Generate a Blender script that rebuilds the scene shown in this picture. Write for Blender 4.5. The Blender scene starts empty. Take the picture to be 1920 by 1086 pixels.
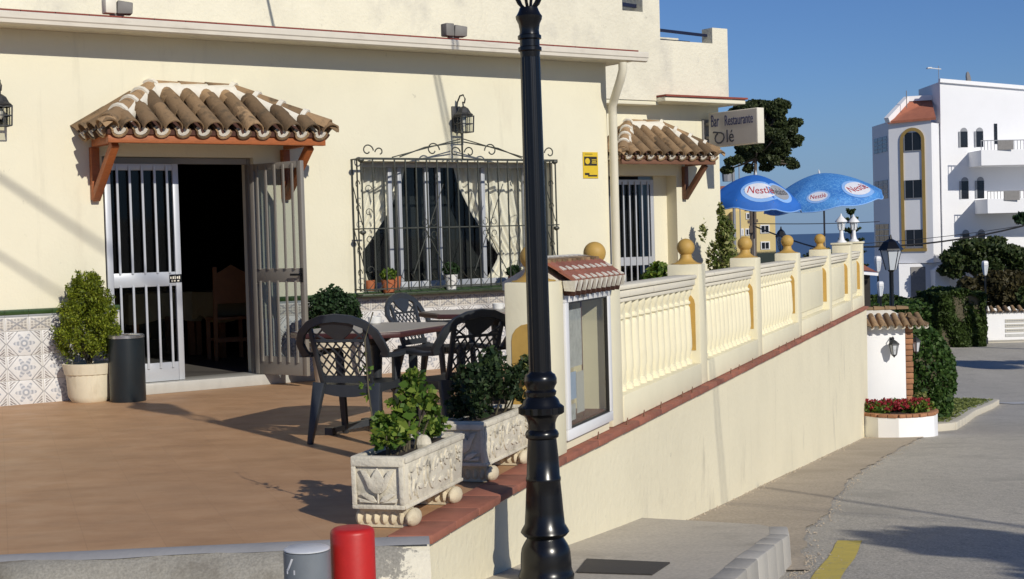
import bpy, bmesh, math, random
import numpy as np
from mathutils import Vector, Matrix
random.seed(7); rng = np.random.default_rng(7)
R = math.radians; PI = math.pi
SC = bpy.context.scene; COL = SC.collection

# ------------------------------------------------------------ camera, sky, sun, exposure
F_PX = 2800.0
cam = bpy.data.cameras.new('camera'); cam.sensor_width = 36; cam.lens = 36*F_PX/1920
cam.clip_start = .05; cam.clip_end = 120000
co = bpy.data.objects.new('camera', cam); COL.objects.link(co); SC.camera = co
pitch = math.atan((543-452)/F_PX); roll = .028
fwd = Vector((0, math.cos(pitch), -math.sin(pitch))); up0 = Vector((0, math.sin(pitch), math.cos(pitch))); x0 = Vector((1, 0, 0))
rt = x0*math.cos(roll)-up0*math.sin(roll); up = up0*math.cos(roll)+x0*math.sin(roll)
m = Matrix((rt, up, -fwd)).transposed().to_4x4(); m.translation = Vector((0, 0, 1.3)); co.matrix_world = m

SUN_EL = R(28); SH = Vector((.53, -.85, 0)).normalized()          # horizontal direction TO the sun
S = (SH*math.cos(SUN_EL)+Vector((0, 0, math.sin(SUN_EL)))).normalized()
w = bpy.data.worlds.new('World'); SC.world = w; w.use_nodes = True
nt = w.node_tree; nt.nodes.clear()
sky = nt.nodes.new('ShaderNodeTexSky'); sky.sky_type = 'NISHITA'; sky.sun_disc = False
sky.sun_elevation = SUN_EL; sky.sun_rotation = math.atan2(SH.x, SH.y)
sky.air_density = 1.0; sky.dust_density = 0; sky.ozone_density = 6; sky.altitude = 60
bg = nt.nodes.new('ShaderNodeBackground'); bg.inputs[1].default_value = .10
wo = nt.nodes.new('ShaderNodeOutputWorld')
tint = nt.nodes.new('ShaderNodeMix'); tint.data_type = 'RGBA'; tint.blend_type = 'MULTIPLY'; tint.inputs[0].default_value = 1; tint.inputs[7].default_value = (.50, .58, .76, 1)   # deep, clean sea air
nt.links.new(sky.outputs[0], tint.inputs[6])
_tc = nt.nodes.new('ShaderNodeTexCoord'); _sx = nt.nodes.new('ShaderNodeSeparateXYZ'); nt.links.new(_tc.outputs['Generated'], _sx.inputs[0])
_mr = nt.nodes.new('ShaderNodeMapRange'); _mr.interpolation_type = 'SMOOTHSTEP'; _mr.inputs['From Min'].default_value = -.02; _mr.inputs['From Max'].default_value = .11; _mr.inputs['To Min'].default_value = .85; _mr.inputs['To Max'].default_value = 0
nt.links.new(_sx.outputs[2], _mr.inputs['Value'])
_hz = nt.nodes.new('ShaderNodeMix'); _hz.data_type = 'RGBA'; nt.links.new(_mr.outputs[0], _hz.inputs[0]); nt.links.new(tint.outputs[2], _hz.inputs[6]); _hz.inputs[7].default_value = (1.75, 2.9, 4.8, 1)   # blue sea haze all round the horizon
nt.links.new(_hz.outputs[2], bg.inputs[0]); nt.links.new(bg.outputs[0], wo.inputs[0])
sl = bpy.data.lights.new('sun', 'SUN'); sl.energy = 3.6; sl.angle = R(.53); sl.color = (1, .94, .83)
so = bpy.data.objects.new('sun', sl); COL.objects.link(so)
so.rotation_euler = S.to_track_quat('Z', 'Y').to_euler(); so.location = (10, -16, 12)
SC.view_settings.view_transform = 'Standard'; SC.view_settings.look = 'None'
SC.view_settings.gamma = 1; SC.view_settings.use_curve_mapping = False
SC.view_settings.exposure = 0.0

# ------------------------------------------------------------ materials
def srgb(r, g, b):
    f = lambda c: (c/255/12.92 if c/255 <= .04045 else ((c/255+.055)/1.055)**2.4)
    return (f(r), f(g), f(b), 1)
class NB:
    def __init__(s, name):
        s.m = bpy.data.materials.new(name); s.m.use_nodes = True; s.t = s.m.node_tree
        s.b = s.t.nodes['Principled BSDF']; s.out = s.t.nodes['Material Output']; s.co = {}
    def n(s, ty, **k):
        o = s.t.nodes.new(ty)
        for a, v in k.items(): setattr(o, a, v)
        return o
    def l(s, a, b): s.t.links.new(a, b)
    def coord(s, kind='Object'):
        if 'tc' not in s.co: s.co['tc'] = s.n('ShaderNodeTexCoord')
        return s.co['tc'].outputs[kind]
    def wpos(s):
        if 'g' not in s.co: s.co['g'] = s.n('ShaderNodeNewGeometry')
        return s.co['g'].outputs['Position']
    def noise(s, scale, detail=5, rough=.6, vec=None, stretch=None):
        o = s.n('ShaderNodeTexNoise'); o.inputs['Scale'].default_value = scale
        o.inputs['Detail'].default_value = detail; o.inputs['Roughness'].default_value = rough
        v = vec or s.wpos()
        if stretch:
            mp = s.n('ShaderNodeMapping'); mp.inputs['Scale'].default_value = stretch; s.l(v, mp.inputs[0]); v = mp.outputs[0]
        s.l(v, o.inputs['Vector']); return o.outputs['Fac']
    def ramp(s, fac, stops):
        o = s.n('ShaderNodeValToRGB'); e = o.color_ramp.elements
        while len(e) < len(stops): e.new(.5)
        for k, (p, c) in enumerate(stops):
            e[k].position = p; e[k].color = c if len(c) == 4 else (*c, 1)
        s.l(fac, o.inputs[0]); return o.outputs[0]
    def mix(s, fac, a, b, mode='MIX'):
        o = s.n('ShaderNodeMix', data_type='RGBA', blend_type=mode)
        for i, v in ((0, fac), (6, a), (7, b)):
            if isinstance(v, (int, float)): o.inputs[i].default_value = v
            elif isinstance(v, tuple): o.inputs[i].default_value = v
            else: s.l(v, o.inputs[i])
        return o.outputs[2]
    def math(s, op, a, b=None, c=None):
        o = s.n('ShaderNodeMath', operation=op)
        for i, v in enumerate((a, b, c)):
            if v is None: continue
            if isinstance(v, (int, float)): o.inputs[i].default_value = v
            else: s.l(v, o.inputs[i])
        return o.outputs[0]
    def bump(s, h, strength, dist):
        o = s.n('ShaderNodeBump'); o.inputs['Strength'].default_value = strength; o.inputs['Distance'].default_value = dist
        s.l(h, o.inputs['Height']); s.l(o.outputs[0], s.b.inputs['Normal']); return o
    def base(s, c):
        if isinstance(c, tuple): s.b.inputs['Base Color'].default_value = c
        else: s.l(c, s.b.inputs['Base Color'])
    def rough(s, r):
        if isinstance(r, (int, float)): s.b.inputs['Roughness'].default_value = r
        else: s.l(r, s.b.inputs['Roughness'])
M = {}
def sc_(c, k): return (min(1, c[0]*k), min(1, c[1]*k), min(1, c[2]*k), 1)
def simple(name, c, rough=.7, var=.25, scale=4, bump=.2, bdist=.004, bscale=60, stain=None, metal=0, spec=.5, fine=None, island=0, stretch=None):
    b = NB(name); n1 = b.noise(scale, 5, stretch=stretch)
    col = b.ramp(n1, [(.25, sc_(c, 1-var)), (.5, c), (.75, sc_(c, 1+var*.7))])
    if island:
        g = b.n('ShaderNodeObjectInfo'); col = b.mix(island, col, b.ramp(g.outputs['Random'], [(0, sc_(c, .35)), (.35, sc_(c, .8)), (.7, sc_(c, 1.15)), (1, sc_(c, 1.7))]))
    if fine:
        col = b.mix(b.ramp(b.noise(fine[0], 3), [(.35, (0, 0, 0, 1)), (.65, (fine[1],)*3+(1,))]), col, sc_(c, .45))
    if stain:
        sc, lo, hi, scol, st = stain
        col = b.mix(b.ramp(b.noise(sc, 6, .65, stretch=st), [(lo, (0, 0, 0, 1)), (hi, (.8, .8, .8, 1))]), col, scol)
    if 'plaster' in name:
        col = b.mix(b.ramp(b.noise(7, 7, .7), [(.66, (0, 0, 0, 1)), (.72, (.45, .45, .45, 1))]), col, sc_(c, .5)); col = b.mix(b.ramp(b.noise(3.2, 6, .7, stretch=(1.5, 1.5, .16)), [(.60, (0, 0, 0, 1)), (.75, (.28, .28, .28, 1))]), col, sc_(c, .62))
    b.base(col); b.rough(rough); b.b.inputs['Metallic'].default_value = metal
    b.b.inputs['Specular IOR Level'].default_value = spec
    if bump: b.bump(b.noise(bscale, 4), bump, bdist)
    M[name] = b.m; return b
# plaster of the restaurant, slightly wavy, with faint patches and streaks
simple('cream_plaster', (.755, .715, .55, 1), .85, .05, 1.3, .35, .006, 35, stain=(2.2, .62, .85, (.60, .55, .42, 1), (1, 1, .25)))
simple('upper_plaster', (.735, .69, .55, 1), .85, .09, 1.8, .8, .014, 22, stain=(1.9, .52, .72, (.55, .52, .44, 1), (1, 1, .7)))
simple('street_wall_plaster', (.78, .72, .53, 1), .85, .06, 1.2, .6, .012, 16, stain=(1.7, .60, .80, (.47, .43, .33, 1), (1.2, 1.2, .45)))
simple('balustrade_paint', (.77, .715, .52, 1), .75, .05, 3, .3, .004, 40, stain=(5, .60, .85, (.62, .54, .36, 1), (1, 1, .5)))
simple('rail_paint', (.76, .71, .58, 1), .8, .06, 3, .3, .004, 40, stain=(6, .58, .8, (.5, .46, .37, 1), None))
simple('ochre_paint', (.50, .31, .075, 1), .6, .12, 12, .2, .003, 60, stain=(14, .6, .8, (.42, .25, .07, 1), None))
simple('mortar', (.74, .70, .60, 1), .9, .1, 14, .6, .006, 40, stain=(10, .6, .8, (.4, .37, .3, 1), None))
simple('roof_tile', (.27, .175, .092, 1), .9, .4, 18, .7, .008, 45, stain=(8, .52, .68, (.075, .058, .036, 1), None), island=.8)
simple('dark_tile_clay', (.075, .03, .02, 1), .9, .3, 12, .3)
simple('pillar_tile', (.50, .36, .20, 1), .9, .3, 10, .6, .008, 45, island=.4)
simple('red_tile', (.31, .115, .072, 1), .75, .25, 9, .4, .004, 30, stain=(7, .55, .75, (.22, .10, .06, 1), None), island=.25)
simple('wood_beam', (.36, .105, .028, 1), .55, .25, 5, .4, .004, 50, stretch=(1, 6, 12))
simple('dull_wood', (.17, .075, .04, 1), .6, .25, 6, .3)
simple('door_aluminium', (.50, .52, .55, 1), .4, .04, 5, .05, spec=.5, metal=.25)
simple('bronze_aluminium', (.26, .24, .21, 1), .45, .04, 5, .05, metal=.2)
simple('window_aluminium', (.42, .44, .47, 1), .45, .04, 5, .05, metal=.1)
simple('white_frame', (.80, .80, .80, 1), .35, .04, 5, .05)
simple('black_paint', (.004, .0042, .005, 1), .26, .2, 8, .12, .002, 25)
simple('iron', (.048, .052, .042, 1), .5, .3, 12, .2, .002, 80, stain=(25, .6, .8, (.11, .12, .09, 1), None))
simple('lantern_iron', (.03, .032, .035, 1), .5, .3, 12, .2, .002, 80)
simple('chair_plastic', (.032, .037, .044, 1), .42, .15, 20, .15, .001, 90)
simple('table_edge', (.065, .022, .022, 1), .4, .2, 10, .1)
simple('table_top', (.36, .33, .285, 1), .5, .1, 60, .05)
simple('cup_white', (.75, .75, .72, 1), .35, .04, 10, 0)
simple('pot_cream', (.70, .63, .47, 1), .8, .08, 8, .3, .003, 50, stain=(6, .55, .78, (.46, .38, .25, 1), (1, 1, .35)))
simple('trough_stone', (.68, .63, .51, 1), .9, .1, 14, .8, .006, 55, stain=(9, .50, .72, (.33, .30, .23, 1), None))
simple('trough_foot_stone', (.62, .54, .38, 1), .9, .1, 14, .6, .006, 55, stain=(9, .55, .75, (.38, .31, .2, 1), None))
simple('terracotta', (.42, .13, .05, 1), .7, .15, 12, .2)
simple('soil', (.035, .025, .018, 1), .95, .5, 30, 1, .02, 50)
simple('bin_plastic', (.012, .018, .022, 1), .35, .2, 8, .1)
simple('steel', (.55, .55, .55, 1), .25, .1, 8, 0, metal=.9)
simple('marble', (.46, .45, .41, 1), .35, .12, 3, .1, stretch=(1, 4, 1))
simple('green_glaze', (.035, .07, .02, 1), .3, .3, 20, .1)
simple('sill_green', (.04, .055, .028, 1), .35, .3, 20, .2)
simple('grey_glaze', (.33, .35, .36, 1), .35, .1, 12, .1)
simple('grout', (.72, .70, .64, 1), .8, .08, 20, .2)
simple('curtain_cloth', (.82, .77, .66, 1), .9, .05, 10, .1)
simple('room_darkness', (.004, .007, .008, 1), .9, .2, 10, 0)
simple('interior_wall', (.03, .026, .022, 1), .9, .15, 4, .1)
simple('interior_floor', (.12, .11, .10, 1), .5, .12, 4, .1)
simple('chair_wood', (.36, .14, .05, 1), .5, .2, 8, .1)
simple('tablecloth', (.42, .33, .18, 1), .9, .1, 8, .1)
simple('orange_cloth', (.5, .16, .03, 1), .8, .15, 8, .1)
simple('sign_face_shaded', (.50, .48, .45, 1), .5, .04, 6, .05, stain=(4, .6, .85, (.4, .37, .33, 1), None))
simple('sign_edge', (.74, .70, .58, 1), .5, .04, 6, .05)
simple('sign_letters', (.045, .055, .14, 1), .6, .15, 30, 0)
simple('sign_letters_dark', (.03, .035, .06, 1), .6, .15, 30, 0)
simple('notice_yellow', (.68, .47, .02, 1), .5, .08, 30, 0)
simple('notice_black', (.02, .018, .015, 1), .5, .1, 30, 0)
simple('menu_grey', (.50, .50, .46, 1), .8, .3, 26, 0)
simple('paper', (.55, .53, .46, 1), .8, .05, 20, 0)
simple('paper_blue', (.38, .47, .60, 1), .8, .1, 30, 0)
simple('cabinet_inside', (.42, .38, .27, 1), .8, .06, 10, .1)
simple('metal_grey', (.22, .21, .20, 1), .6, .15, 8, .2)
simple('flood_grey', (.19, .18, .165, 1), .6, .15, 8, .2)
simple('pipe_cream', (.72, .67, .52, 1), .5, .05, 4, .1)
simple('gutter_paint', (.70, .65, .55, 1), .55, .07, 5, .15, stain=(3, .55, .8, (.52, .46, .38, 1), (1, 1, 4)))
simple('rooftile_red', (.24, .055, .035, 1), .8, .25, 6, .3)
simple('navy_rail', (.006, .01, .035, 1), .4, .2, 8, 0)
simple('white_wall', (.86, .86, .86, 1), .8, .02, 4, .25, .006, 30)
simple('facade_white', (.80, .80, .81, 1), .85, .03, .6, .2, .02, 3)
simple('facade_gold', (.36, .24, .07, 1), .8, .08, 2, 0)
simple('facade_yellow', (.66, .52, .24, 1), .85, .05, .5, 0)
simple('glass_block', (.14, .17, .21, 1), .3, .2, 2, 0)
simple('far_glass', (.012, .014, .018, 1), .2, .2, 2, 0)
simple('far_roof', (.40, .14, .08, 1), .9, .2, 2, .3)
simple('far_rail', (.25, .26, .28, 1), .6, .1, 3, 0)
simple('brick_edge', (.36, .17, .085, 1), .85, .25, 20, .4, island=.3)
simple('wire', (.01, .01, .012, 1), .6, .1, 5, 0)
simple('bark', (.13, .10, .075, 1), .95, .3, 6, .8, .03, 12)
simple('stem', (.10, .085, .05, 1), .9, .3, 20, .2)
simple('red_paint', (.50, .018, .014, 1), .45, .08, 10, .25, .003, 30, stain=(9, .62, .72, (.34, .03, .025, 1), (1, 1, .4)), fine=(38, .12))
simple('bollard_grey', (.17, .19, .21, 1), .45, .1, 14, .2, .002, 60, stain=(12, .6, .75, (.1, .11, .12, 1), None))
simple('bollard_cap', (.58, .60, .63, 1), .5, .1, 12, .2, stain=(14, .62, .7, (.14, .14, .15, 1), None))
simple('reflector', (.80, .80, .80, 1), .5, .05, 60, 0)
simple('concrete', (.33, .31, .265, 1), .9, .12, 3, .6, .01, 40, stain=(2.4, .52, .66, (.15, .13, .10, 1), None), fine=(90, .5))
CONC = M['concrete']
simple('mortar_strip', (.25, .25, .26, 1), .85, .12, 6, .4, .006, 40)
simple('pavement', (.52, .44, .335, 1), .92, .12, 1.2, .7, .012, 30, stain=(1.1, .50, .75, (.36, .30, .22, 1), None), fine=(40, .55))
simple('platform_concrete', (.58, .525, .43, 1), .9, .08, 2, .4, .006, 40, stain=(1.6, .52, .8, (.27, .24, .19, 1), None), fine=(45, .4))
simple('kerb_stone', (.42, .40, .36, 1), .9, .1, 7, .6, .008, 40, island=.2)
simple('cream_kerb', (.60, .55, .44, 1), .85, .06, 3, .2)
simple('yellow_line', (.58, .46, .09, 1), .8, .1, 8, .4, .005, 60, stain=(14, .55, .68, (.32, .29, .2, 1), None))
simple('road_white', (.52, .52, .50, 1), .8, .15, 4, .2)
simple('slab_dark', (.05, .045, .04, 1), .7, .2, 40, .4)
simple('umbrella_blue', (.02, .14, .52, 1), .7, .12, 6, .1)
simple('logo_white', (.72, .73, .78, 1), .7, .06, 10, 0)
simple('logo_red', (.42, .02, .03, 1), .7, .06, 10, 0)
simple('logo_grey', (.30, .31, .33, 1), .7, .2, 40, 0)
simple('logo_dark', (.05, .05, .07, 1), .7, .2, 40, 0)
simple('logo_pale_blue', (.25, .45, .80, 1), .7, .06, 10, 0)
simple('far_text', (.22, .22, .24, 1), .8, .1, 3, 0)
# asphalt: grey aggregate, worn lighter lanes, streaks
b = NB('asphalt'); n1 = b.noise(.35, 6, .6, stretch=(1.6, .35, 1)); n2 = b.noise(55, 4, .8); n3 = b.noise(7, 5, .7, stretch=(1.6, .7, 1))
c1 = b.ramp(n1, [(.3, (.37, .34, .285, 1)), (.52, (.46, .425, .355, 1)), (.72, (.55, .51, .43, 1))])
c1 = b.mix(b.ramp(n3, [(.35, (.55, .55, .55, 1)), (.6, (0, 0, 0, 1))]), c1, (.28, .262, .225, 1))
c2 = b.mix(b.ramp(n2, [(.48, (0, 0, 0, 1)), (.62, (.75, .75, .75, 1))]), c1, (.70, .66, .58, 1))
c2 = b.mix(b.ramp(n2, [(.30, (.8, .8, .8, 1)), (.44, (0, 0, 0, 1))]), c2, (.17, .16, .138, 1))
vo = b.n('ShaderNodeTexVoronoi'); vo.feature = 'DISTANCE_TO_EDGE'; vo.inputs['Scale'].default_value = .22
wv = b.n('ShaderNodeVectorMath', operation='ADD'); nv = b.n('ShaderNodeTexNoise'); nv.inputs['Scale'].default_value = 2.2; nv.inputs['Detail'].default_value = 6
b.l(b.wpos(), nv.inputs['Vector']); b.l(nv.outputs['Color'], wv.inputs[0]); b.l(b.wpos(), wv.inputs[1]); b.l(wv.outputs[0], vo.inputs['Vector'])
c3 = b.mix(b.ramp(vo.outputs['Distance'], [(0, (.3, .3, .3, 1)), (.004, (0, 0, 0, 1))]), c2, (.12, .11, .10, 1))
c4 = b.mix(b.ramp(b.noise(.8, 5, .6), [(.56, (0, 0, 0, 1)), (.70, (.6, .6, .6, 1))]), c3, (.31, .29, .25, 1))
b.base(c4); b.rough(.9); b.bump(n2, .7, .008); M['asphalt'] = b.m
# terrace: brown glazed floor, cloudy, faint tile joints
b = NB('terrace_floor'); v = b.wpos()
mp = b.n('ShaderNodeMapping'); mp.inputs['Rotation'].default_value = (0, 0, R(-19)); b.l(v, mp.inputs[0])
br = b.n('ShaderNodeTexBrick'); br.offset = 0; br.inputs['Scale'].default_value = 1
br.inputs['Brick Width'].default_value = .33; br.inputs['Row Height'].default_value = .33; br.inputs['Mortar Size'].default_value = .003
br.inputs['Mortar Smooth'].default_value = .4; br.inputs['Color1'].default_value = (1, 1, 1, 1); br.inputs['Color2'].default_value = (.94, .94, .94, 1); br.inputs['Mortar'].default_value = (.88, .88, .88, 1)
b.l(mp.outputs[0], br.inputs['Vector'])
c1 = b.ramp(b.noise(2.6, 6, .62, stretch=(1, 1.7, 1)), [(.28, (.40, .228, .115, 1)), (.5, (.48, .28, .145, 1)), (.72, (.54, .33, .18, 1))])
c2 = b.mix(1.0, c1, br.outputs['Color'], 'MULTIPLY')
c3 = b.mix(b.ramp(b.noise(.7, 4), [(.45, (0, 0, 0, 1)), (.75, (.5, .5, .5, 1))]), c2, (.40, .25, .14, 1))
b.base(c3); b.rough(b.ramp(b.noise(4, 4), [(.3, (.5,)*3+(1,)), (.7, (.72,)*3+(1,))])); b.bump(b.noise(30, 4), .15, .003); M['terrace_floor'] = b.m
# Andalusian wall tiles
def tile_mat(name, hw, hh, border=False):
    b = NB(name); sp = b.n('ShaderNodeSeparateXYZ'); b.l(b.coord(), sp.inputs[0])
    a = b.math('ABSOLUTE', b.math('DIVIDE', sp.outputs[0], hw)); c = b.math('ABSOLUTE', b.math('DIVIDE', sp.outputs[2], hh))
    sa = b.math('DIVIDE', sp.outputs[0], hw); scz = b.math('DIVIDE', sp.outputs[2], hh)
    white = (.68, .67, .65, 1); grey = (.28, .28, .29, 1); brown = (.24, .22, .21, 1); blue = (.22, .25, .31, 1)
    if not border:
        d = b.math('ADD', a, b.math('MULTIPLY', c, .62))
        r = b.math('SQRT', b.math('ADD', b.math('MULTIPLY', b.math('MULTIPLY', a, a), 2.0), b.math('MULTIPLY', c, c)))
        th = b.math('ARCTAN2', scz, b.math('MULTIPLY', sa, 1.4))
        pet = b.math('ADD', .62, b.math('MULTIPLY', b.math('COSINE', b.math('MULTIPLY', th, 6)), .24))
        fl = b.math('LESS_THAN', r, pet)
        fin = b.math('GREATER_THAN', b.math('SINE', b.math('MULTIPLY', r, 22)), -.1)
        col = b.mix(b.math('MULTIPLY', fl, .75), white, b.mix(fin, blue, (.52, .53, .55, 1)))
        ctr = b.math('LESS_THAN', r, .13); col = b.mix(ctr, col, white)
        band = b.math('LESS_THAN', b.math('ABSOLUTE', b.math('SUBTRACT', d, .96)), .035); col = b.mix(band, col, grey)
        tri = b.math('GREATER_THAN', d, 1.10)
        trim = b.math('MULTIPLY', tri, b.math('LESS_THAN', a, .90)); trim = b.math('MULTIPLY', trim, b.math('LESS_THAN', c, .93))
        spk = b.math('GREATER_THAN', b.math('SINE', b.math('MULTIPLY', b.math('ADD', a, c), 30)), -.35)
        col = b.mix(b.math('MULTIPLY', trim, spk), col, brown)
    else:
        x = b.math('ABSOLUTE', b.math('SUBTRACT', a, c)); l1 = b.math('LESS_THAN', x, .12)
        q = b.math('MULTIPLY', b.math('SINE', b.math('MULTIPLY', sa, 11)), b.math('SINE', b.math('MULTIPLY', scz, 8)))
        l2 = b.math('GREATER_THAN', b.math('ABSOLUTE', q), .45)
        col = b.mix(b.math('MULTIPLY', l2, .7), (.60, .57, .51, 1), brown); col = b.mix(l1, col, grey)
        ed = b.math('MAXIMUM', b.math('GREATER_THAN', a, .9), b.math('GREATER_THAN', c, .84)); col = b.mix(ed, col, white)
    col = b.mix(b.ramp(b.noise(30, 3), [(.4, (0, 0, 0, 1)), (.7, (.3, .3, .3, 1))]), col, (.5, .48, .45, 1))
    b.base(col); b.rough(.35); b.b.inputs['Specular IOR Level'].default_value = .35; M[name] = b.m
_nt = CONC.node_tree; _b = _nt.nodes['Principled BSDF']; _src = _b.inputs['Base Color'].links[0].from_socket
_g = _nt.nodes.new('ShaderNodeNewGeometry'); _sp = _nt.nodes.new('ShaderNodeSeparateXYZ'); _nt.links.new(_g.outputs['Position'], _sp.inputs[0])
_no = _nt.nodes.new('ShaderNodeTexNoise'); _no.inputs['Scale'].default_value = 9; _no.inputs['Detail'].default_value = 8; _no.inputs['Roughness'].default_value = .75; _nt.links.new(_g.outputs['Position'], _no.inputs['Vector'])
_ma = _nt.nodes.new('ShaderNodeMath'); _ma.operation = 'MULTIPLY_ADD'; _nt.links.new(_no.outputs['Fac'], _ma.inputs[0]); _ma.inputs[1].default_value = .75; _nt.links.new(_sp.outputs[0], _ma.inputs[2])
_mb = _nt.nodes.new('ShaderNodeMath'); _mb.operation = 'MULTIPLY_ADD'; _nt.links.new(_sp.outputs[2], _mb.inputs[0]); _mb.inputs[1].default_value = -.7; _nt.links.new(_ma.outputs[0], _mb.inputs[2])
_rp = _nt.nodes.new('ShaderNodeMapRange'); _rp.inputs['From Min'].default_value = -.10; _rp.inputs['From Max'].default_value = -.06; _nt.links.new(_mb.outputs[0], _rp.inputs['Value'])
_mx = _nt.nodes.new('ShaderNodeMix'); _mx.data_type = 'RGBA'; _nt.links.new(_rp.outputs[0], _mx.inputs[0]); _nt.links.new(_src, _mx.inputs[6]); _mx.inputs[7].default_value = (.74, .69, .55, 1); _nt.links.new(_mx.outputs[2], _b.inputs['Base Color'])
tile_mat('dado_tile', .155, .107); tile_mat('border_tile', .1025, .062, True)
# leaves: colour varies leaf by leaf, a little light comes through
def leaf_mat(name, dark, mid, light, trans=.25, rough=.55):
    b = NB(name); g = b.n('ShaderNodeNewGeometry')
    col = b.ramp(g.outputs['Random Per Island'], [(0, (*dark, 1)), (.5, (*mid, 1)), (1, (*light, 1))])
    col = b.mix(b.ramp(b.noise(5, 3), [(.3, (.55, .55, .55, 1)), (.7, (0, 0, 0, 1))]), col, (*dark, 1))
    b.base(col); b.rough(rough); b.b.inputs['Specular IOR Level'].default_value = .3
    tr = b.n('ShaderNodeBsdfTranslucent'); b.l(col, tr.inputs[0]); mx = b.n('ShaderNodeMixShader'); mx.inputs[0].default_value = trans
    b.l(b.b.outputs[0], mx.inputs[1]); b.l(tr.outputs[0], mx.inputs[2]); b.l(mx.outputs[0], b.out.inputs[0]); M[name] = b.m
leaf_mat('conifer_leaf', (.06, .09, .006), (.19, .24, .014), (.38, .42, .04))
leaf_mat('shrub_leaf', (.012, .03, .012), (.03, .065, .022), (.06, .11, .04))
leaf_mat('rose_leaf', (.03, .07, .01), (.10, .19, .025), (.28, .34, .05))
leaf_mat('dark_rose_leaf', (.008, .02, .008), (.025, .05, .018), (.07, .11, .035))
leaf_mat('variegated_leaf', (.05, .085, .012), (.20, .24, .06), (.50, .48, .20))
leaf_mat('hedge_leaf', (.02, .05, .01), (.05, .11, .02), (.11, .18, .04))
leaf_mat('cypress_leaf', (.03, .05, .012), (.06, .10, .02), (.10, .15, .035))
leaf_mat('pine_leaf', (.022, .036, .012), (.06, .08, .028), (.12, .14, .05))
leaf_mat('garden_leaf', (.018, .034, .01), (.05, .08, .022), (.11, .13, .04))
leaf_mat('red_leaf', (.03, .03, .012), (.075, .06, .025), (.13, .11, .04))
leaf_mat('flower_red', (.18, .01, .02), (.38, .02, .03), (.55, .10, .12))
leaf_mat('grass_blade', (.10, .13, .03), (.19, .22, .06), (.27, .29, .09))
simple('grass_ground', (.17, .20, .055, 1), .95, .2, 2, .5, .02, 40)
# glass
def glass(name, tint, gl=.12, rough=.03):
    b = NB(name); t = b.n('ShaderNodeBsdfTransparent'); t.inputs[0].default_value = tint
    g = b.n('ShaderNodeBsdfGlossy'); g.inputs['Roughness'].default_value = rough
    fr = b.n('ShaderNodeLayerWeight'); fr.inputs['Blend'].default_value = .5
    f = b.math('ADD', b.math('MULTIPLY', b.math('POWER', fr.outputs['Facing'], 5), .8), .018+gl)
    mx = b.n('ShaderNodeMixShader'); b.l(f, mx.inputs[0]); b.l(t.outputs[0], mx.inputs[1]); b.l(g.outputs[0], mx.inputs[2]); b.l(mx.outputs[0], b.out.inputs[0]); M[name] = b.m
glass('pane_glass', (.95, .96, .95, 1), .0); glass('dark_glass', (.72, .75, .76, 1), .0); glass('lantern_glass', (.85, .85, .8, 1), .04)
b = NB('frosted_glass'); b.base((.62, .66, .70, 1)); b.rough(.3); M['frosted_glass'] = b.m
# pool-water umbrella print
b = NB('umbrella_water'); vo = b.n('ShaderNodeTexVoronoi'); vo.feature = 'DISTANCE_TO_EDGE'; vo.inputs['Scale'].default_value = 7
wv = b.n('ShaderNodeVectorMath', operation='ADD'); nv = b.n('ShaderNodeTexNoise'); nv.inputs['Scale'].default_value = 4
b.l(b.coord(), nv.inputs['Vector']); b.l(nv.outputs['Color'], wv.inputs[0]); b.l(b.coord(), wv.inputs[1]); b.l(wv.outputs[0], vo.inputs['Vector'])
c1 = b.ramp(b.noise(2.5, 4, vec=b.coord()), [(.3, (.03, .16, .50, 1)), (.7, (.07, .28, .66, 1))])
b.base(b.mix(b.ramp(vo.outputs['Distance'], [(0, (.55, .55, .55, 1)), (.09, (0, 0, 0, 1))]), c1, (.20, .50, .85, 1))); b.rough(.7); M['umbrella_water'] = b.m
# sea
b = NB('sea_water'); b.base(b.ramp(b.noise(.002, 5, stretch=(1, 6, 1)), [(.3, (.055, .10, .185, 1)), (.7, (.075, .13, .225, 1))])); b.rough(.45); b.b.inputs['Specular IOR Level'].default_value = .3; M['sea_water'] = b.m
simple('hill_ground', (.12, .11, .06, 1), .95, .3, .02, 0)

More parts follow.
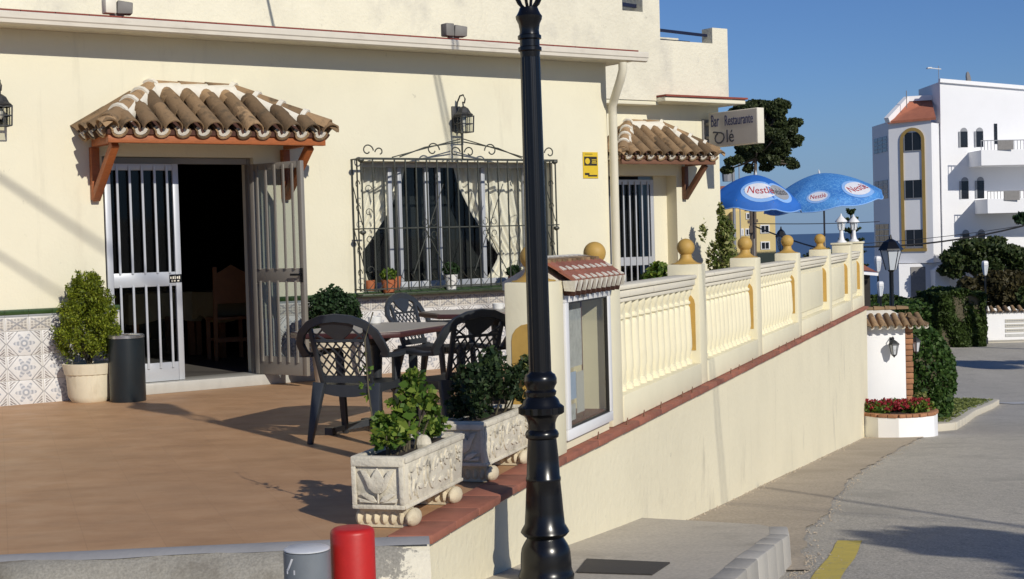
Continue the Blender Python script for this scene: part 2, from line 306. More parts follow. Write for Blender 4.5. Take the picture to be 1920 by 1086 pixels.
# ------------------------------------------------------------ mesh helpers
class MB:
    def __init__(s): s.v = []; s.f = []
    def add(s, vs, fs):
        o = len(s.v); s.v += [tuple(v) for v in vs]; s.f += [tuple(i+o for i in f) for f in fs]; return s
    def box(s, x0, x1, y0, y1, z0, z1):
        return s.add([(x0, y0, z0), (x1, y0, z0), (x1, y1, z0), (x0, y1, z0), (x0, y0, z1), (x1, y0, z1), (x1, y1, z1), (x0, y1, z1)],
                     [(0, 3, 2, 1), (4, 5, 6, 7), (0, 1, 5, 4), (1, 2, 6, 5), (2, 3, 7, 6), (3, 0, 4, 7)])
    def beam(s, p, q, w_, h_, upv=(0, 0, 1), w2=None, h2=None):
        p = Vector(p); q = Vector(q); d = (q-p).normalized(); u_ = Vector(upv)
        if abs(d.dot(u_)) > .98: u_ = Vector((0, 1, 0)) if abs(d.y) < .9 else Vector((1, 0, 0))
        sx = d.cross(u_).normalized(); sy = sx.cross(d); w2 = w2 or w_; h2 = h2 or h_; vs = []
        for c, a, b_ in ((p, w_, h_), (q, w2, h2)):
            vs += [c-sx*a/2-sy*b_/2, c+sx*a/2-sy*b_/2, c+sx*a/2+sy*b_/2, c-sx*a/2+sy*b_/2]
        return s.add(vs, [(0, 3, 2, 1), (4, 5, 6, 7), (0, 1, 5, 4), (1, 2, 6, 5), (2, 3, 7, 6), (3, 0, 4, 7)])
    def sweep(s, pts, prof, upv=(0, 0, 1), scale=None):
        pts = [Vector(p) for p in pts]; n = len(prof); vs = []; fs = []
        for i, p in enumerate(pts):
            d = (pts[min(i+1, len(pts)-1)]-pts[max(i-1, 0)]).normalized(); u_ = Vector(upv)
            if abs(d.dot(u_)) > .97: u_ = Vector((0, 1, 0)) if abs(d.y) < .9 else Vector((1, 0, 0))
            sx = d.cross(u_).normalized(); sy = sx.cross(d); k = scale[i] if scale else 1
            vs += [p+sx*a*k+sy*b_*k for a, b_ in prof]
        for i in range(len(pts)-1):
            for j in range(n): fs.append((i*n+j, i*n+(j+1) % n, (i+1)*n+(j+1) % n, (i+1)*n+j))
        fs.append(tuple(range(n))[::-1]); fs.append(tuple((len(pts)-1)*n+j for j in range(n))); return s.add(vs, fs)
    def tube(s, pts, r, n=6, scale=None, upv=(0, 0, 1)):
        return s.sweep(pts, [(r*math.cos(2*PI*k/n), r*math.sin(2*PI*k/n)) for k in range(n)], upv, scale)
    def lathe(s, prof, c=(0, 0, 0), n=24, flute=None, sq=1, mat=None):
        vs = []; fs = []; m_ = len(prof)
        for i, (r, z) in enumerate(prof):
            for k in range(n):
                a = 2*PI*k/n; rr = r
                if flute and flute[1] <= z <= flute[2]: rr = r*(1+flute[3]*math.cos(flute[0]*a))
                v = Vector((rr*math.cos(a), rr*math.sin(a)*sq, z))
                if mat: v = mat @ v
                vs.append(v+Vector(c))
        for i in range(m_-1):
            for k in range(n): fs.append((i*n+k, i*n+(k+1) % n, (i+1)*n+(k+1) % n, (i+1)*n+k))
        fs.append(tuple(range(n))[::-1]); fs.append(tuple((m_-1)*n+k for k in range(n))); return s.add(vs, fs)
    def prism(s, poly, fn, t):
        n = len(poly); t = Vector(t); a = [Vector(fn(*p)) for p in poly]; b_ = [p+t for p in a]
        return s.add(a+b_, [tuple(range(n)), tuple(range(n, 2*n))[::-1]]+[(i, i+n, (i+1) % n+n, (i+1) % n) for i in range(n)])
    def ball(s, c, r, n=20, m_=12, sz=1):
        return s.lathe([(max(r*math.sin(PI*i/m_), .0004), -r*sz*math.cos(PI*i/m_)) for i in range(m_+1)], c, n)
    def xf(s, mat): s.v = [tuple(mat @ Vector(v)) for v in s.v]; return s
def link(name, me, mat=None, parent=None, loc=None, rot=None):
    o = bpy.data.objects.new(name, me); COL.objects.link(o)
    if mat and len(me.materials) == 0: me.materials.append(M[mat])
    if parent: o.parent = parent
    if loc is not None: o.location = loc
    if rot is not None: o.rotation_euler = rot
    return o
def mesh(name, mb, smooth=False, bevel=0, angle=35, mat=None):
    me = bpy.data.meshes.new(name); me.from_pydata(mb.v, [], mb.f)
    bm = bmesh.new(); bm.from_mesh(me); bmesh.ops.recalc_face_normals(bm, faces=bm.faces)
    if bevel: bmesh.ops.bevel(bm, geom=list(bm.edges), offset=bevel, segments=2, affect='EDGES', profile=.5, clamp_overlap=True)
    bm.to_mesh(me); bm.free()
    if smooth or bevel:
        me.shade_smooth(); me.set_sharp_from_angle(angle=R(angle))
    if mat: me.materials.append(M[mat])
    return me
def obj(name, mb, mat, parent=None, smooth=False, bevel=0, loc=None, rot=None, angle=35):
    return link(name, mesh(name, mb, smooth, bevel, angle), mat, parent, loc, rot)
def tag(o, label=None, cat=None, group=None, kind=None):
    if label: o['label'] = label
    if cat: o['category'] = cat
    if group: o['group'] = group
    if kind: o['kind'] = kind
    return o
def thing(name, label, cat, loc=(0, 0, 0), rz=0, group=None):
    o = bpy.data.objects.new(name, None); COL.objects.link(o); o.location = loc; o.rotation_euler = (0, 0, rz)
    o.empty_display_size = .1
    return tag(o, label, cat, group)
def struct(name, mb, mat, **k): return tag(obj(name, mb, mat, **k), kind='structure')
def kids(o): return [c for c in bpy.data.objects if c.parent == o]
def copy_tree(o, loc=None, rz=None, label=None, parent=None):
    c = o.copy(); COL.objects.link(c)
    if parent: c.parent = parent
    if loc is not None: c.location = loc
    if rz is not None: c.rotation_euler = (0, 0, rz)
    if label: c['label'] = label
    for ch in kids(o): copy_tree(ch, parent=c)
    return c
def leaves(name, pts, size, mat, parent=None, aspect=1.6, kind=None, nrm=None, loc=None, jit=.35):
    pts = np.asarray(pts, float); n = len(pts)
    a = rng.normal(size=(n, 3)); a /= np.linalg.norm(a, axis=1)[:, None]
    if nrm is not None: a = a*.8+nrm; a /= np.linalg.norm(a, axis=1)[:, None]
    t = rng.normal(size=(n, 3)); t -= (t*a).sum(1)[:, None]*a; t /= np.linalg.norm(t, axis=1)[:, None]
    b_ = np.cross(a, t); s = size*(1+jit*rng.normal(size=n)).clip(.4, 2)[:, None]
    v = np.stack([pts-t*s*aspect/2, pts+b_*s/2+a*s*.12, pts+t*s*aspect/2, pts-b_*s/2+a*s*.12], 1).reshape(-1, 3)
    me = bpy.data.meshes.new(name); me.vertices.add(4*n); me.vertices.foreach_set('co', v.ravel())
    me.loops.add(4*n); me.loops.foreach_set('vertex_index', np.arange(4*n, dtype=np.int32))
    me.polygons.add(n); me.polygons.foreach_set('loop_start', np.arange(0, 4*n, 4, dtype=np.int32)); me.update(calc_edges=True)
    o = link(name, me, mat, parent, loc)
    if kind: o['kind'] = kind
    return o
def blob(n, c, r, hollow=.55, seed_lumps=0, lump=.3):
    """points in an ellipsoid shell whose outline is lumpy"""
    d = rng.normal(size=(n, 3)); d /= np.linalg.norm(d, axis=1)[:, None]
    rad = hollow+(1-hollow)*rng.random(n)**.6
    if seed_lumps:
        k = rng.normal(size=(seed_lumps, 3)); k /= np.linalg.norm(k, axis=1)[:, None]
        mx = (d@k.T).max(1); rad = rad*(1-lump+lump*np.clip((mx-.55)/.4, 0, 1))
    return np.asarray(c)+d*rad[:, None]*np.asarray(r)
def text_mb(s, size, sx=1, ext=.004, align='LEFT'):
    cu = bpy.data.curves.new('t', 'FONT'); cu.body = s; cu.size = size; cu.extrude = ext; cu.align_x = align; cu.resolution_u = 3
    o = bpy.data.objects.new('t', cu); COL.objects.link(o); bpy.context.view_layer.update()
    me = bpy.data.meshes.new_from_object(o.evaluated_get(bpy.context.evaluated_depsgraph_get()))
    mb = MB(); mb.v = [(v.co.x*sx, v.co.y, v.co.z) for v in me.vertices]; mb.f = [tuple(p.vertices) for p in me.polygons]
    bpy.data.objects.remove(o); bpy.data.meshes.remove(me); return mb
def obj_raw(name, mb, mat, parent=None):
    me = bpy.data.meshes.new(name); me.from_pydata(mb.v, [], mb.f); return link(name, me, mat, parent)
def arc(c, r, a0, a1, n=12, ax=(1, 0, 0), ay=(0, 0, 1), k=1.0):
    c = Vector(c); ax = Vector(ax); ay = Vector(ay)
    return [c+ax*(r*k**(i/n)*math.cos(R(a0+(a1-a0)*i/n)))+ay*(r*k**(i/n)*math.sin(R(a0+(a1-a0)*i/n))) for i in range(n+1)]

# ------------------------------------------------------------ geography
FO = Vector((-4.438, 12.832, 0)); FROT = math.atan2(.57733, .81651)
U_ = Vector((.81651, .57733, 0)); N_ = Vector((.57733, -.81651, 0))
def FW(s, z, off=0): return FO+U_*s+N_*off+Vector((0, 0, z))
def edgeX(Y):                         # outer edge of the terrace coping
    if Y < 8.79: return -.40+(Y-6.57)*.297
    return .26+(Y-8.79)*.3465
def gz(X, Y):                         # street surface
    if Y < 45: z = .047-.089*Y
    elif Y < 95: t = (Y-45)/50; z = -3.958-.089*50*(t-t*t/2)*.42
    else: z = -4.89-(Y-95)*.09
    return z
def sheet(name, xs, ys, fn, mat, dz=0, **k):
    mb = MB(); nx = len(xs); vs = [(x, y, fn(x, y)+dz) for y in ys for x in xs]
    fs = [(j*nx+i, j*nx+i+1, (j+1)*nx+i+1, (j+1)*nx+i) for j in range(len(ys)-1) for i in range(nx-1)]
    mb.add(vs, fs); return struct(name, mb, mat, smooth=True, **k)
sheet('road', [-40, -20, -8, 0, 8, 20, 40, 80], list(range(-40, 100, 4)), lambda x, y: gz(x, y) if x > -6 or y > 40 or y < 4 else gz(x, y)-.3, 'asphalt')
sheet('hillside', [-400, -150, -60, -30, 0, 30, 60, 120, 250, 500], [95, 130, 200, 320, 500, 800, 1100],
      lambda x, y: -4.95-(y-95)*.12-abs(x)*.03, 'hill_ground')
mb = MB(); mb.add([(-60000, 700, -75), (60000, 700, -75), (60000, 90000, -75), (-60000, 90000, -75)], [(0, 1, 2, 3)]); struct('sea', mb, 'sea_water')

# pavement strip under the wall, following the street
def strip(name, left, right, ys, mat, z=gz, dz=.004, parent=None):
    mb = MB(); vs = []
    for y in ys: vs += [(left(y), y, z(left(y), y)+dz), (right(y), y, z(right(y), y)+dz)]
    mb.add(vs, [(2*i, 2*i+1, 2*i+3, 2*i+2) for i in range(len(ys)-1)]); return struct(name, mb, mat)
strip('pavement', lambda y: edgeX(y)-.15, lambda y: float(np.interp(y, [9, 10, 11, 12, 14, 16.5, 19, 22, 25.6], [1.75, 1.92, 2.1, 2.45, 3.0, 3.72, 4.62, 5.7, 7.1]))+.02*math.sin(y*3.1)+.014*math.sin(y*9.3)+.012*math.sin(y*23), [9+.2*i for i in range(84)], 'pavement', dz=.012)
# raised platform by the lamp with kerb stones
pz = lambda x, y: -.54-.1*(y-8.9)
KP = [(1.78, 9.75), (1.70, 9.25), (1.52, 8.7), (1.30, 8.0), (1.06, 7.2), (.85, 6.5), (.62, 5.8), (.40, 5.1), (.1, 4.3), (-.4, 3.2)]
mb = MB(); ins = [(x-.13, y+.02) for x, y in KP]
fl = [(edgeX(10.72)-.1, 10.72), (edgeX(9.5)-.1, 9.5), (edgeX(8.5)-.1, 8.5), (edgeX(7.5)-.1, 7.5), (-.45, 6.6), (-3, 6.3), (-12, 5.6), (-12, 2.0), (-.9, 3.1)]
poly = [(.86+.02, 10.72)]+[(1.2, 10.4), (1.62, 9.95)]+ins
ring = [(x, y) for x, y in poly]+[(x, y) for x, y in fl[::-1]]
tv = [(x, y, pz(x, y)) for x, y in ring]; bv = [(x, y, pz(x, y)-.35) for x, y in ring]; n = len(ring)
mb.add(tv+bv, [tuple(range(n))]+[(i, (i+1) % n, (i+1) % n+n, i+n) for i in range(n)]); struct('pavement_platform', mb, 'platform_concrete')
kerb = thing('kerb', 'row of pale kerb stones edging the raised pavement beside the lamp post', 'kerb', (0, 0, 0)); kerb['kind'] = 'structure'; del kerb['category']
for i in range(len(KP)-1):
    a = Vector((*KP[i], 0)); c = Vector((*KP[i+1], 0)); L = (c-a).length; nseg = max(1, round(L/.36))
    for j in range(nseg):
        p = a.lerp(c, j/nseg); q = a.lerp(c, (j+1)/nseg); d = (q-p).normalized(); side = Vector((d.y, -d.x, 0)); side = side if side.x < 0 else -side
        t0 = p+d*.004; t1 = q-d*.004; h = random.uniform(-.004, .004); mb = MB()
        z0 = pz(t0.x, t0.y)+h; z1 = pz(t1.x, t1.y)+h
        vs = [(*t0.xy, z0-.30), (*t1.xy, z1-.30), (*(t1+side*.14).xy, z1-.30), (*(t0+side*.14).xy, z0-.30), (*(t0+side*.015).xy, z0+.003), (*(t1+side*.015).xy, z1+.003), (*(t1+side*.14).xy, z1+.003), (*(t0+side*.14).xy, z0+.003)]
        mb.add(vs, [(0, 3, 2, 1), (4, 5, 6, 7), (0, 1, 5, 4), (1, 2, 6, 5), (2, 3, 7, 6), (3, 0, 4, 7)]); obj('kerb_stone', mb, 'kerb_stone', kerb, bevel=.012)
mb = MB(); g0 = [(.37, 8.18), (.80, 7.9), (.66, 7.42), (.29, 7.6)]  # thin dark slab let into the platform top
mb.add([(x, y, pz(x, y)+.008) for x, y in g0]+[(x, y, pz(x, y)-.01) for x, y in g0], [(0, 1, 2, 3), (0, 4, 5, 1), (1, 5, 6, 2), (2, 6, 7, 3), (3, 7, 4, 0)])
tag(obj('dark_slab', mb, 'slab_dark'), 'thin dark rectangular slab set in the pavement right of the lamp post foot', 'drain cover')
YL = [(2.13, 10.55), (2.07, 10.35), (1.99, 10.05), (1.86, 9.6), (1.66, 9.0), (1.45, 8.3), (1.2, 7.5), (.8, 6.2)]
mb = MB(); vs = []
for i, (x, y) in enumerate(YL):
    d = Vector(YL[min(i+1, len(YL)-1)])-Vector(YL[max(i-1, 0)]); d.normalize(); nn = Vector((d.y, -d.x))
    for s_ in (-.085, .085): q = Vector((x, y))+nn*s_+Vector((.21, -.05)); vs.append((q.x, q.y, gz(q.x, q.y)+.004))
mb.add(vs, [(2*i, 2*i+1, 2*i+3, 2*i+2) for i in range(len(YL)-1)]); struct('road_line', mb, 'yellow_line')
mb = MB()
for i in range(6):
    x = 13.9+i*1.5
    mb.add([(x, 41.5+i*.2, gz(0, 41.5+i*.2)+.012), (x+.9, 41.6+i*.2, gz(0, 41.6+i*.2)+.012), (x+.95, 43.6+i*.2, gz(0, 43.6+i*.2)+.012), (x+.05, 43.5+i*.2, gz(0, 43.5+i*.2)+.012)], [(0, 1, 2, 3)])
struct('crossing_marking', mb, 'road_white')

# loose grit along the wall foot, the pavement edge and the kerb
def grit(name, label, fn, n_, s0, s1):
    mb = MB(); rs_ = random.Random(n_)
    for k in range(n_):
        x, y, z = fn(rs_); q = rs_.uniform(s0, s1); a = rs_.uniform(0, PI); c_, d_ = math.cos(a)*q, math.sin(a)*q
        mb.add([(x+c_, y+d_, z), (x-d_, y+c_*.8, z), (x-c_, y-d_, z), (x+d_*.7, y-c_, z), (x+c_*.2, y+d_*.2, z+q*.8)], [(0, 1, 4), (1, 2, 4), (2, 3, 4), (3, 0, 4), (3, 2, 1, 0)])
    o = obj(name, mb, 'pavement'); tag(o, label, 'gravel', kind='stuff'); return o
def f1(q): y = q.uniform(10.8, 25); x = edgeX(y)+abs(q.gauss(0, .035))-.03; return x, y, gz(x, y)+.012
def f2(q): y = q.uniform(9.6, 24); x = float(np.interp(y, [9, 10, 11, 12, 14, 16.5, 19, 22, 25.6], [1.75, 1.92, 2.1, 2.45, 3.0, 3.72, 4.62, 5.7, 7.1]))+q.gauss(.02, .06); return x, y, gz(x, y)+.004
def f3(q): y = q.uniform(5.5, 9.9); x = float(np.interp(y, [4.3, 5.1, 5.8, 6.5, 7.2, 8.0, 8.7, 9.25, 9.75], [.1, .40, .62, .85, 1.06, 1.30, 1.52, 1.70, 1.78]))+.03+abs(q.gauss(0, .09)); return x, y, gz(x, y)+.002
grit('wall_grit', 'loose grit and crumbs along the foot of the street wall', f1, 380, .005, .018); grit('pavement_grit', 'loose stones along the broken pavement edge', f2, 480, .004, .013); grit('kerb_gravel', 'small gravel gathered at the foot of the pale kerb', f3, 700, .003, .010)
# terrace slab
mb = MB(); ys = [6.6, 7.5, 8.79, 12, 18, 25.8]
rim = [(edgeX(y)-.12, y) for y in ys]+[(6.0, 33)]
poly = [(-12, 5.55), (-.52, 6.6)]+rim[1:]+[(-12, 33)]; n = len(poly)
mb.add([(x, y, 0) for x, y in poly]+[(x, y, -.5) for x, y in poly], [tuple(range(n))]+[(i, (i+1) % n, (i+1) % n+n, i+n) for i in range(n)])
struct('terrace', mb, 'terrace_floor')
mb = MB(); e0 = Vector((-12, 5.55, 0)); e1 = Vector((-.40, 6.6, 0)); d = (e1-e0).normalized(); nn = Vector((d.y, -d.x, 0))
nseg = 60; vs = []
for i in range(nseg+1):
    p = e0.lerp(e1, i/nseg); j = .012*math.sin(i*1.7)+.008*math.sin(i*4.3)
    for off, z in ((0, .004), (.05+j, -.001), (.07+j, -.02)): q = p+nn*off; vs.append((q.x, q.y, z))
mb.add(vs, [(3*i+k, 3*i+k+1, 3*i+k+4, 3*i+k+3) for i in range(nseg) for k in range(2)]); struct('terrace_edge', mb, 'mortar_strip', smooth=True, angle=60)
mb = MB(); vs = []
for i in range(nseg+1):
    p = e0.lerp(e1, i/nseg)
    for k, (off, z) in enumerate(((.045, -.014), (.11, -.035), (.17, -.10), (.24, -.22), (.30, -.46), (.32, -.75))):
        j = (.02*math.sin(i*1.1+k)+.012*math.sin(i*3.7+2*k)) if k else 0; q = p+nn*(off+j); vs.append((q.x, q.y, z+j*.6))
mb.add(vs, [(6*i+k, 6*i+k+1, 6*i+k+7, 6*i+k+6) for i in range(nseg) for k in range(5)]); struct('concrete_step', mb, 'concrete', smooth=True, angle=60)

# ------------------------------------------------------------ street retaining wall with clay coping
rw = thing('retaining_wall', 'long cream plastered street wall holding up the terrace with a clay tile coping', 'wall')
mb = MB(); ys = [6.55+.35*i for i in range(56)]; ys = [y for y in ys if y < 25.8]+[25.8]; vs = []
for y in ys:
    x = edgeX(y)-.035; zb = min(gz(x, y), pz(x, y))-.4
    for k in range(5):
        z = -.04+(zb+.04)*k/4; vs.append((x+.012*math.sin(y*1.3+k*.8)*math.sin(k/4*PI), y, z))
    vs.append((x-.25, y, zb)); vs.append((x-.25, y, -.04))
nf = 7
mb.add(vs, [(nf*i+k, nf*i+(k+1) % nf, nf*(i+1)+(k+1) % nf, nf*(i+1)+k) for i in range(len(ys)-1) for k in range(nf)]+[tuple(range(nf)), tuple((len(ys)-1)*nf+k for k in range(nf))])
obj('plaster_face', mb, 'street_wall_plaster', rw, smooth=True, angle=50)
y = 6.58
while y < 25.6:
    L = .33; y2 = min(y+L, 25.75); j = random.uniform(-.004, .004); mb = MB()
    a = (edgeX(y+.004)+.012+j, y+.004); c = (edgeX(y2-.004)+.012+j, y2-.004)
    vs = [(a[0]-.20, a[1], -.03), (c[0]-.20, c[1], -.03), (c[0], c[1], -.035), (a[0], a[1], -.035), (a[0]-.20, a[1], .012), (c[0]-.20, c[1], .012), (c[0], c[1], .006), (a[0], a[1], .006)]
    mb.add(vs, [(0, 1, 2, 3), (4, 7, 6, 5), (0, 4, 5, 1), (1, 5, 6, 2), (2, 6, 7, 3), (3, 7, 4, 0)]); obj('coping_tile', mb, 'red_tile', rw, bevel=.006); y = y2
for y in [9.6, 10.3, 10.75, 11.25, 11.95, 12.3, 13.9, 14.3, 15.0, 16.6, 17.1, 17.7, 18.2, 19.6, 20.2, 20.9]:
    mb = MB(); x = edgeX(y)-.012; mb.tube([(x, y, .0), (x+.004, y+.004, .055)], .006, 5, [1.4, .6]); obj('coping_pin', mb, 'dull_wood', rw)

# ------------------------------------------------------------ balustrade
bal = thing('terrace_balustrade', 'cream balustrade with ochre arched recesses running along the terrace edge', 'balustrade')
dB = Vector((.3274, .9449, 0)); sB = Vector((.9449, -.3274, 0)); rB = math.atan2(-dB.x, dB.y)      # local y along the rail, local x towards the street
def BP(Y, lat=0, z=0): return Vector((edgeX(Y), Y, z))+sB*(-lat)
PY = [8.85, 10.25, 13.0, 15.72, 18.5, 21.4, 23.9, 25.62]; PW = .28
def arch_poly(w_, z0, z1, n=8): return [(-w_/2, z0), (w_/2, z0)]+[(w_/2*math.cos(PI*i/n), z1-w_/2+w_/2*math.sin(PI*i/n)) for i in range(n+1)]
mb_p = MB(); mb_p.box(-PW/2, PW/2, -PW/2, PW/2, 0, 1.045); me_p = mesh('pier', mb_p, bevel=.012)
mb_t = MB(); mb_t.box(-PW/2, PW/2, -PW/2, PW/2, 0, 1.08); mb_t.box(-PW/2-.02, PW/2+.02, -PW/2-.02, PW/2+.02, 1.082, 1.115); me_t = mesh('pier', mb_t, bevel=.01)
mb_f = MB(); mb_f.lathe([(.135, .02), (.13, .026), (.10, .03), (.065, .055), (.05, .08), (.05, .095)]+[(.078*math.sin(t), .165-.078*math.cos(t)) for t in np.linspace(.65, PI-.02, 14)], n=28)
me_f = mesh('ball_finial', mb_f, smooth=True, angle=50)
mb_a = MB(); mb_a.prism(arch_poly(.20, .30, .80), lambda a, z: (a, -PW/2-.004, z), (0, .010, 0)); me_a = mesh('arched_panel', mb_a)
for i, Y in enumerate(PY):
    e = Vector(BP(Y, (.02 if i == 0 else .06)+PW/2, .01)); tall = i >= 6
    p = link('pier', me_t if tall else me_p, 'balustrade_paint', bal, e, (0, 0, rB))
    link('arched_panel', me_a, 'ochre_paint', p)
    if not tall:
        link('ball_finial', me_f, 'ochre_paint', p, (0, 0, 1.026))
mb_b = MB(); mb_b.lathe([(.058, 0), (.058, .035), (.036, .05), (.046, .09), (.060, .15), (.060, .22), (.055, .34), (.050, .46), (.046, .49), (.034, .505), (.052, .52), (.052, .535), (.034, .55), (.040, .57), (.058, .60), (.058, .64)], n=14)
me_b = mesh('baluster', mb_b, smooth=True, angle=45)
for i in range(1, len(PY)-1):
    a = BP(PY[i], .025+PW/2)+dB*(PW/2+.002); c = BP(PY[i+1], .025+PW/2)-dB*(PW/2+.002); L = (c-a).length
    for nm, x0_, x1_, z0_, z1_, mt, bv in (('plinth', -.09, .112, .012, .20, 'balustrade_paint', .01), ('back_panel', -.045, .012, .202, .838, 'balustrade_paint', 0), ('top_rail', -.09, .075, .875, .93, 'rail_paint', .012), ('rail_moulding', -.06, .055, .84, .873, 'rail_paint', .008), ('rail_cap', -.105, .09, .932, .965, 'rail_paint', .01)):
        mb = MB(); mb.box(x0_, x1_, 0, L, z0_, z1_); obj(nm, mb, mt, bal, bevel=bv, loc=a, rot=(0, 0, rB))
    nb = round(L/.20)
    if i <= 3:
        for k in range(nb): link('baluster', me_b, 'balustrade_paint', bal, a+dB*((k+.5)*L/nb)-sB*.006+Vector((0, 0, .2)), (0, 0, rB))
    else:
        mb = MB(); mb.box(.0121, .03, .12, L-.12, .27, .77); obj('raised_panel', mb, 'balustrade_paint', bal, bevel=.008, loc=a, rot=(0, 0, rB))
    mb = MB(); mb.prism([(-.02, .22), (.02, .22), (.026, .72), (0, .80), (-.026, .72)], lambda p_, z: (.012, .05+p_, z), (.012, 0, 0)); obj('ochre_strip', mb, 'ochre_paint', bal, loc=a, rot=(0, 0, rB))
# white lanterns on the two tall end piers
for k, Y in enumerate(PY[6:]):
    t = thing('pillar_lantern', ['white metal lantern on the last but one balustrade pier', 'white metal lantern on the very end pier of the balustrade'][k], 'lantern', BP(Y, .2, 1.127), rB, 'white lanterns on the balustrade end')
    mb = MB(); mb.lathe([(.085, 0), (.08, .015), (.05, .04), (.035, .10), (.03, .19), (.045, .205)], n=12); obj('stand', mb, 'white_frame', t, smooth=True)
    mb = MB()
    for s_ in range(6): a = s_*PI/3; mb.tube([(.045*math.cos(a), .045*math.sin(a), .205), (.062*math.cos(a), .062*math.sin(a), .33)], .006, 5)
    obj('cage', mb, 'white_frame', t)
    mb = MB(); mb.lathe([(.036, .206), (.05, .328)], n=6); obj('glass_body', mb, 'frosted_glass', t)
    mb = MB(); mb.lathe([(.10, .33), (.095, .345), (.055, .39), (.02, .425), (.012, .45), (.001, .47)], n=12); obj('cap', mb, 'white_frame', t, smooth=True)

# ------------------------------------------------------------ menu cabinet
cb = thing('menu_cabinet', 'white framed glass menu cabinet with a little red tiled roof built into the balustrade', 'menu cabinet', BP(9.02, .06), rB)
CL = 1.06                                                             # local: y along, x towards street (0 = pier face)
mb = MB(); mb.box(-.26, .0, .0, CL, .012, .07); mb.box(-.26, 0, 0, .035, .0705, 1.0); mb.box(-.26, 0, CL-.035, CL, .0705, 1.0); mb.box(-.26, -.235, .036, CL-.036, .0705, 1.0); mb.box(-.234, 0, .036, CL-.036, .93, 1.0)
obj('cabinet_box', mb, 'balustrade_paint', cb)
mb = MB(); mb.box(-.234, -.229, .037, CL-.037, .071, .929); obj('back_board', mb, 'cabinet_inside', cb)
mb = MB()
for y0_, y1_, z0_, z1_ in ((.01, CL-.01, .075, .14), (.01, CL-.01, .915, .995), (.01, .085, .141, .914), (CL-.075, CL-.01, .141, .914)): mb.box(.002, .035, y0_, y1_, z0_, z1_)
obj('frame', mb, 'white_frame', cb, bevel=.004)
mb = MB()
for y0_, y1_, z0_, z1_ in ((.085, CL-.075, .141, .15), (.085, CL-.075, .905, .914), (.085, .095, .151, .904), (CL-.085, -.075+CL, .151, .904)): mb.box(.006, .028, y0_, y1_, z0_, z1_)
obj('black_gasket', mb, 'notice_black', cb)
mb = MB(); mb.box(.012, .016, .096, CL-.086, .152, .903); obj('glass_pane', mb, 'pane_glass', cb)
for y0_, y1_, z0_, z1_, mt, xx in ((.16, .50, .50, .86, 'menu_grey', -.012), (.17, .36, .30, .47, 'paper_blue', -.014), (.56, .58, .16, .90, 'dull_wood', -.03), (.38, .54, .20, .46, 'paper', -.016), (.17, .34, .17, .27, 'menu_grey', -.015)):
    mb = MB(); mb.box(xx-.004, xx, y0_, y1_, z0_, z1_); obj('menu_sheet', mb, mt, cb)
mb = MB(); mb.box(-.228, -.01, .04, CL-.04, .141, .155); obj('shelf', mb, 'dull_wood', cb)
mb = MB(); mb.box(.0355, .040, .30, .47, .935, .98); obj('maker_plate', mb, 'metal_grey', cb)
mb = MB(); mb.lathe([(.011, 0), (.011, .006)], n=10, mat=Matrix.Rotation(R(90), 4, 'Y'), c=(.0355, .58, .955)); obj('lock', mb, 'notice_black', cb)
mb = MB(); mb.prism([(.035, 1.001), (.045, 1.035), (-.14, 1.16), (-.34, 1.05), (-.34, 1.001)], lambda a, z: (a, -.06, z), (0, CL+.10, 0)); obj('roof_core', mb, 'mortar', cb)
for row, (xa, za, xb, zb_) in enumerate(((.115, 1.045, .02, 1.105), (.035, 1.10, -.06, 1.155))):
    sl_ = Vector((xb-xa, 0, zb_-za)); nrm_ = Vector((-sl_.z, 0, sl_.x)).normalized()*-1; nrm_ = nrm_ if nrm_.z > 0 else -nrm_
    nt_ = 9; mb0 = MB(); wd = (CL+.12)/nt_
    mb0.add([(0, 0, 0), (0, wd-.006, 0), (sl_.x, wd-.006, sl_.z), (sl_.x, 0, sl_.z)]+[tuple(Vector(p)+nrm_*.016) for p in ((0, 0, 0), (0, wd-.006, 0), (sl_.x, wd-.006, sl_.z), (sl_.x, 0, sl_.z))], [(0, 3, 2, 1), (4, 5, 6, 7), (0, 1, 5, 4), (1, 2, 6, 5), (2, 3, 7, 6), (3, 0, 4, 7)])
    mt0 = mesh('roof_tile', mb0); mw = MB()
    mw.add([(0, wd*.22, .004), (0, wd*.78, .004), (sl_.x*.42, wd*.5, sl_.z*.42+.006)]+[tuple(Vector(p)+nrm_*.022) for p in ((0, wd*.28, 0), (0, wd*.72, 0), (sl_.x*.36, wd*.5, sl_.z*.36))], [(0, 2, 1), (3, 4, 5), (0, 1, 4, 3), (1, 2, 5, 4), (2, 0, 3, 5)])
    mw0 = mesh('mortar_wedge', mw)
    for k in range(nt_):
        link('roof_tile', mt0, 'red_tile', cb, (xa, -.07+k*wd, za)); link('mortar_wedge', mw0, 'mortar', cb, (xa+.002, -.07+k*wd, za+.002))
mb0 = MB(); mb0.tube([(.0, 0, 0), (.14, 0, -.02)], .030, 3); t0 = mesh('eave_tile', mb0)                                                      # pointed hanging tiles
for k in range(11):
    mb = MB(); yk = -.05+k*(CL+.08)/10
    mb.add([(.13, yk-.030, 1.052), (.13, yk+.030, 1.052), (.118, yk, .985), (.05, yk-.030, 1.052), (.05, yk+.030, 1.052), (.05, yk, .99)], [(0, 2, 1), (3, 4, 5), (0, 1, 4, 3), (1, 2, 5, 4), (2, 0, 3, 5)]); obj('eave_tile', mb, 'mortar' if k % 1 == 0 else 'red_tile', cb)
for k in range(10):
    mb = MB(); yk = -.05+(k+.5)*(CL+.08)/10
    mb.add([(.112, yk-.05, 1.043), (.112, yk+.05, 1.043), (.10, yk, .955), (.03, yk-.05, 1.043), (.03, yk+.05, 1.043), (.03, yk, .96)], [(0, 2, 1), (3, 4, 5), (0, 1, 4, 3), (1, 2, 5, 4), (2, 0, 3, 5)]); obj('eave_tile', mb, 'dark_tile_clay', cb)
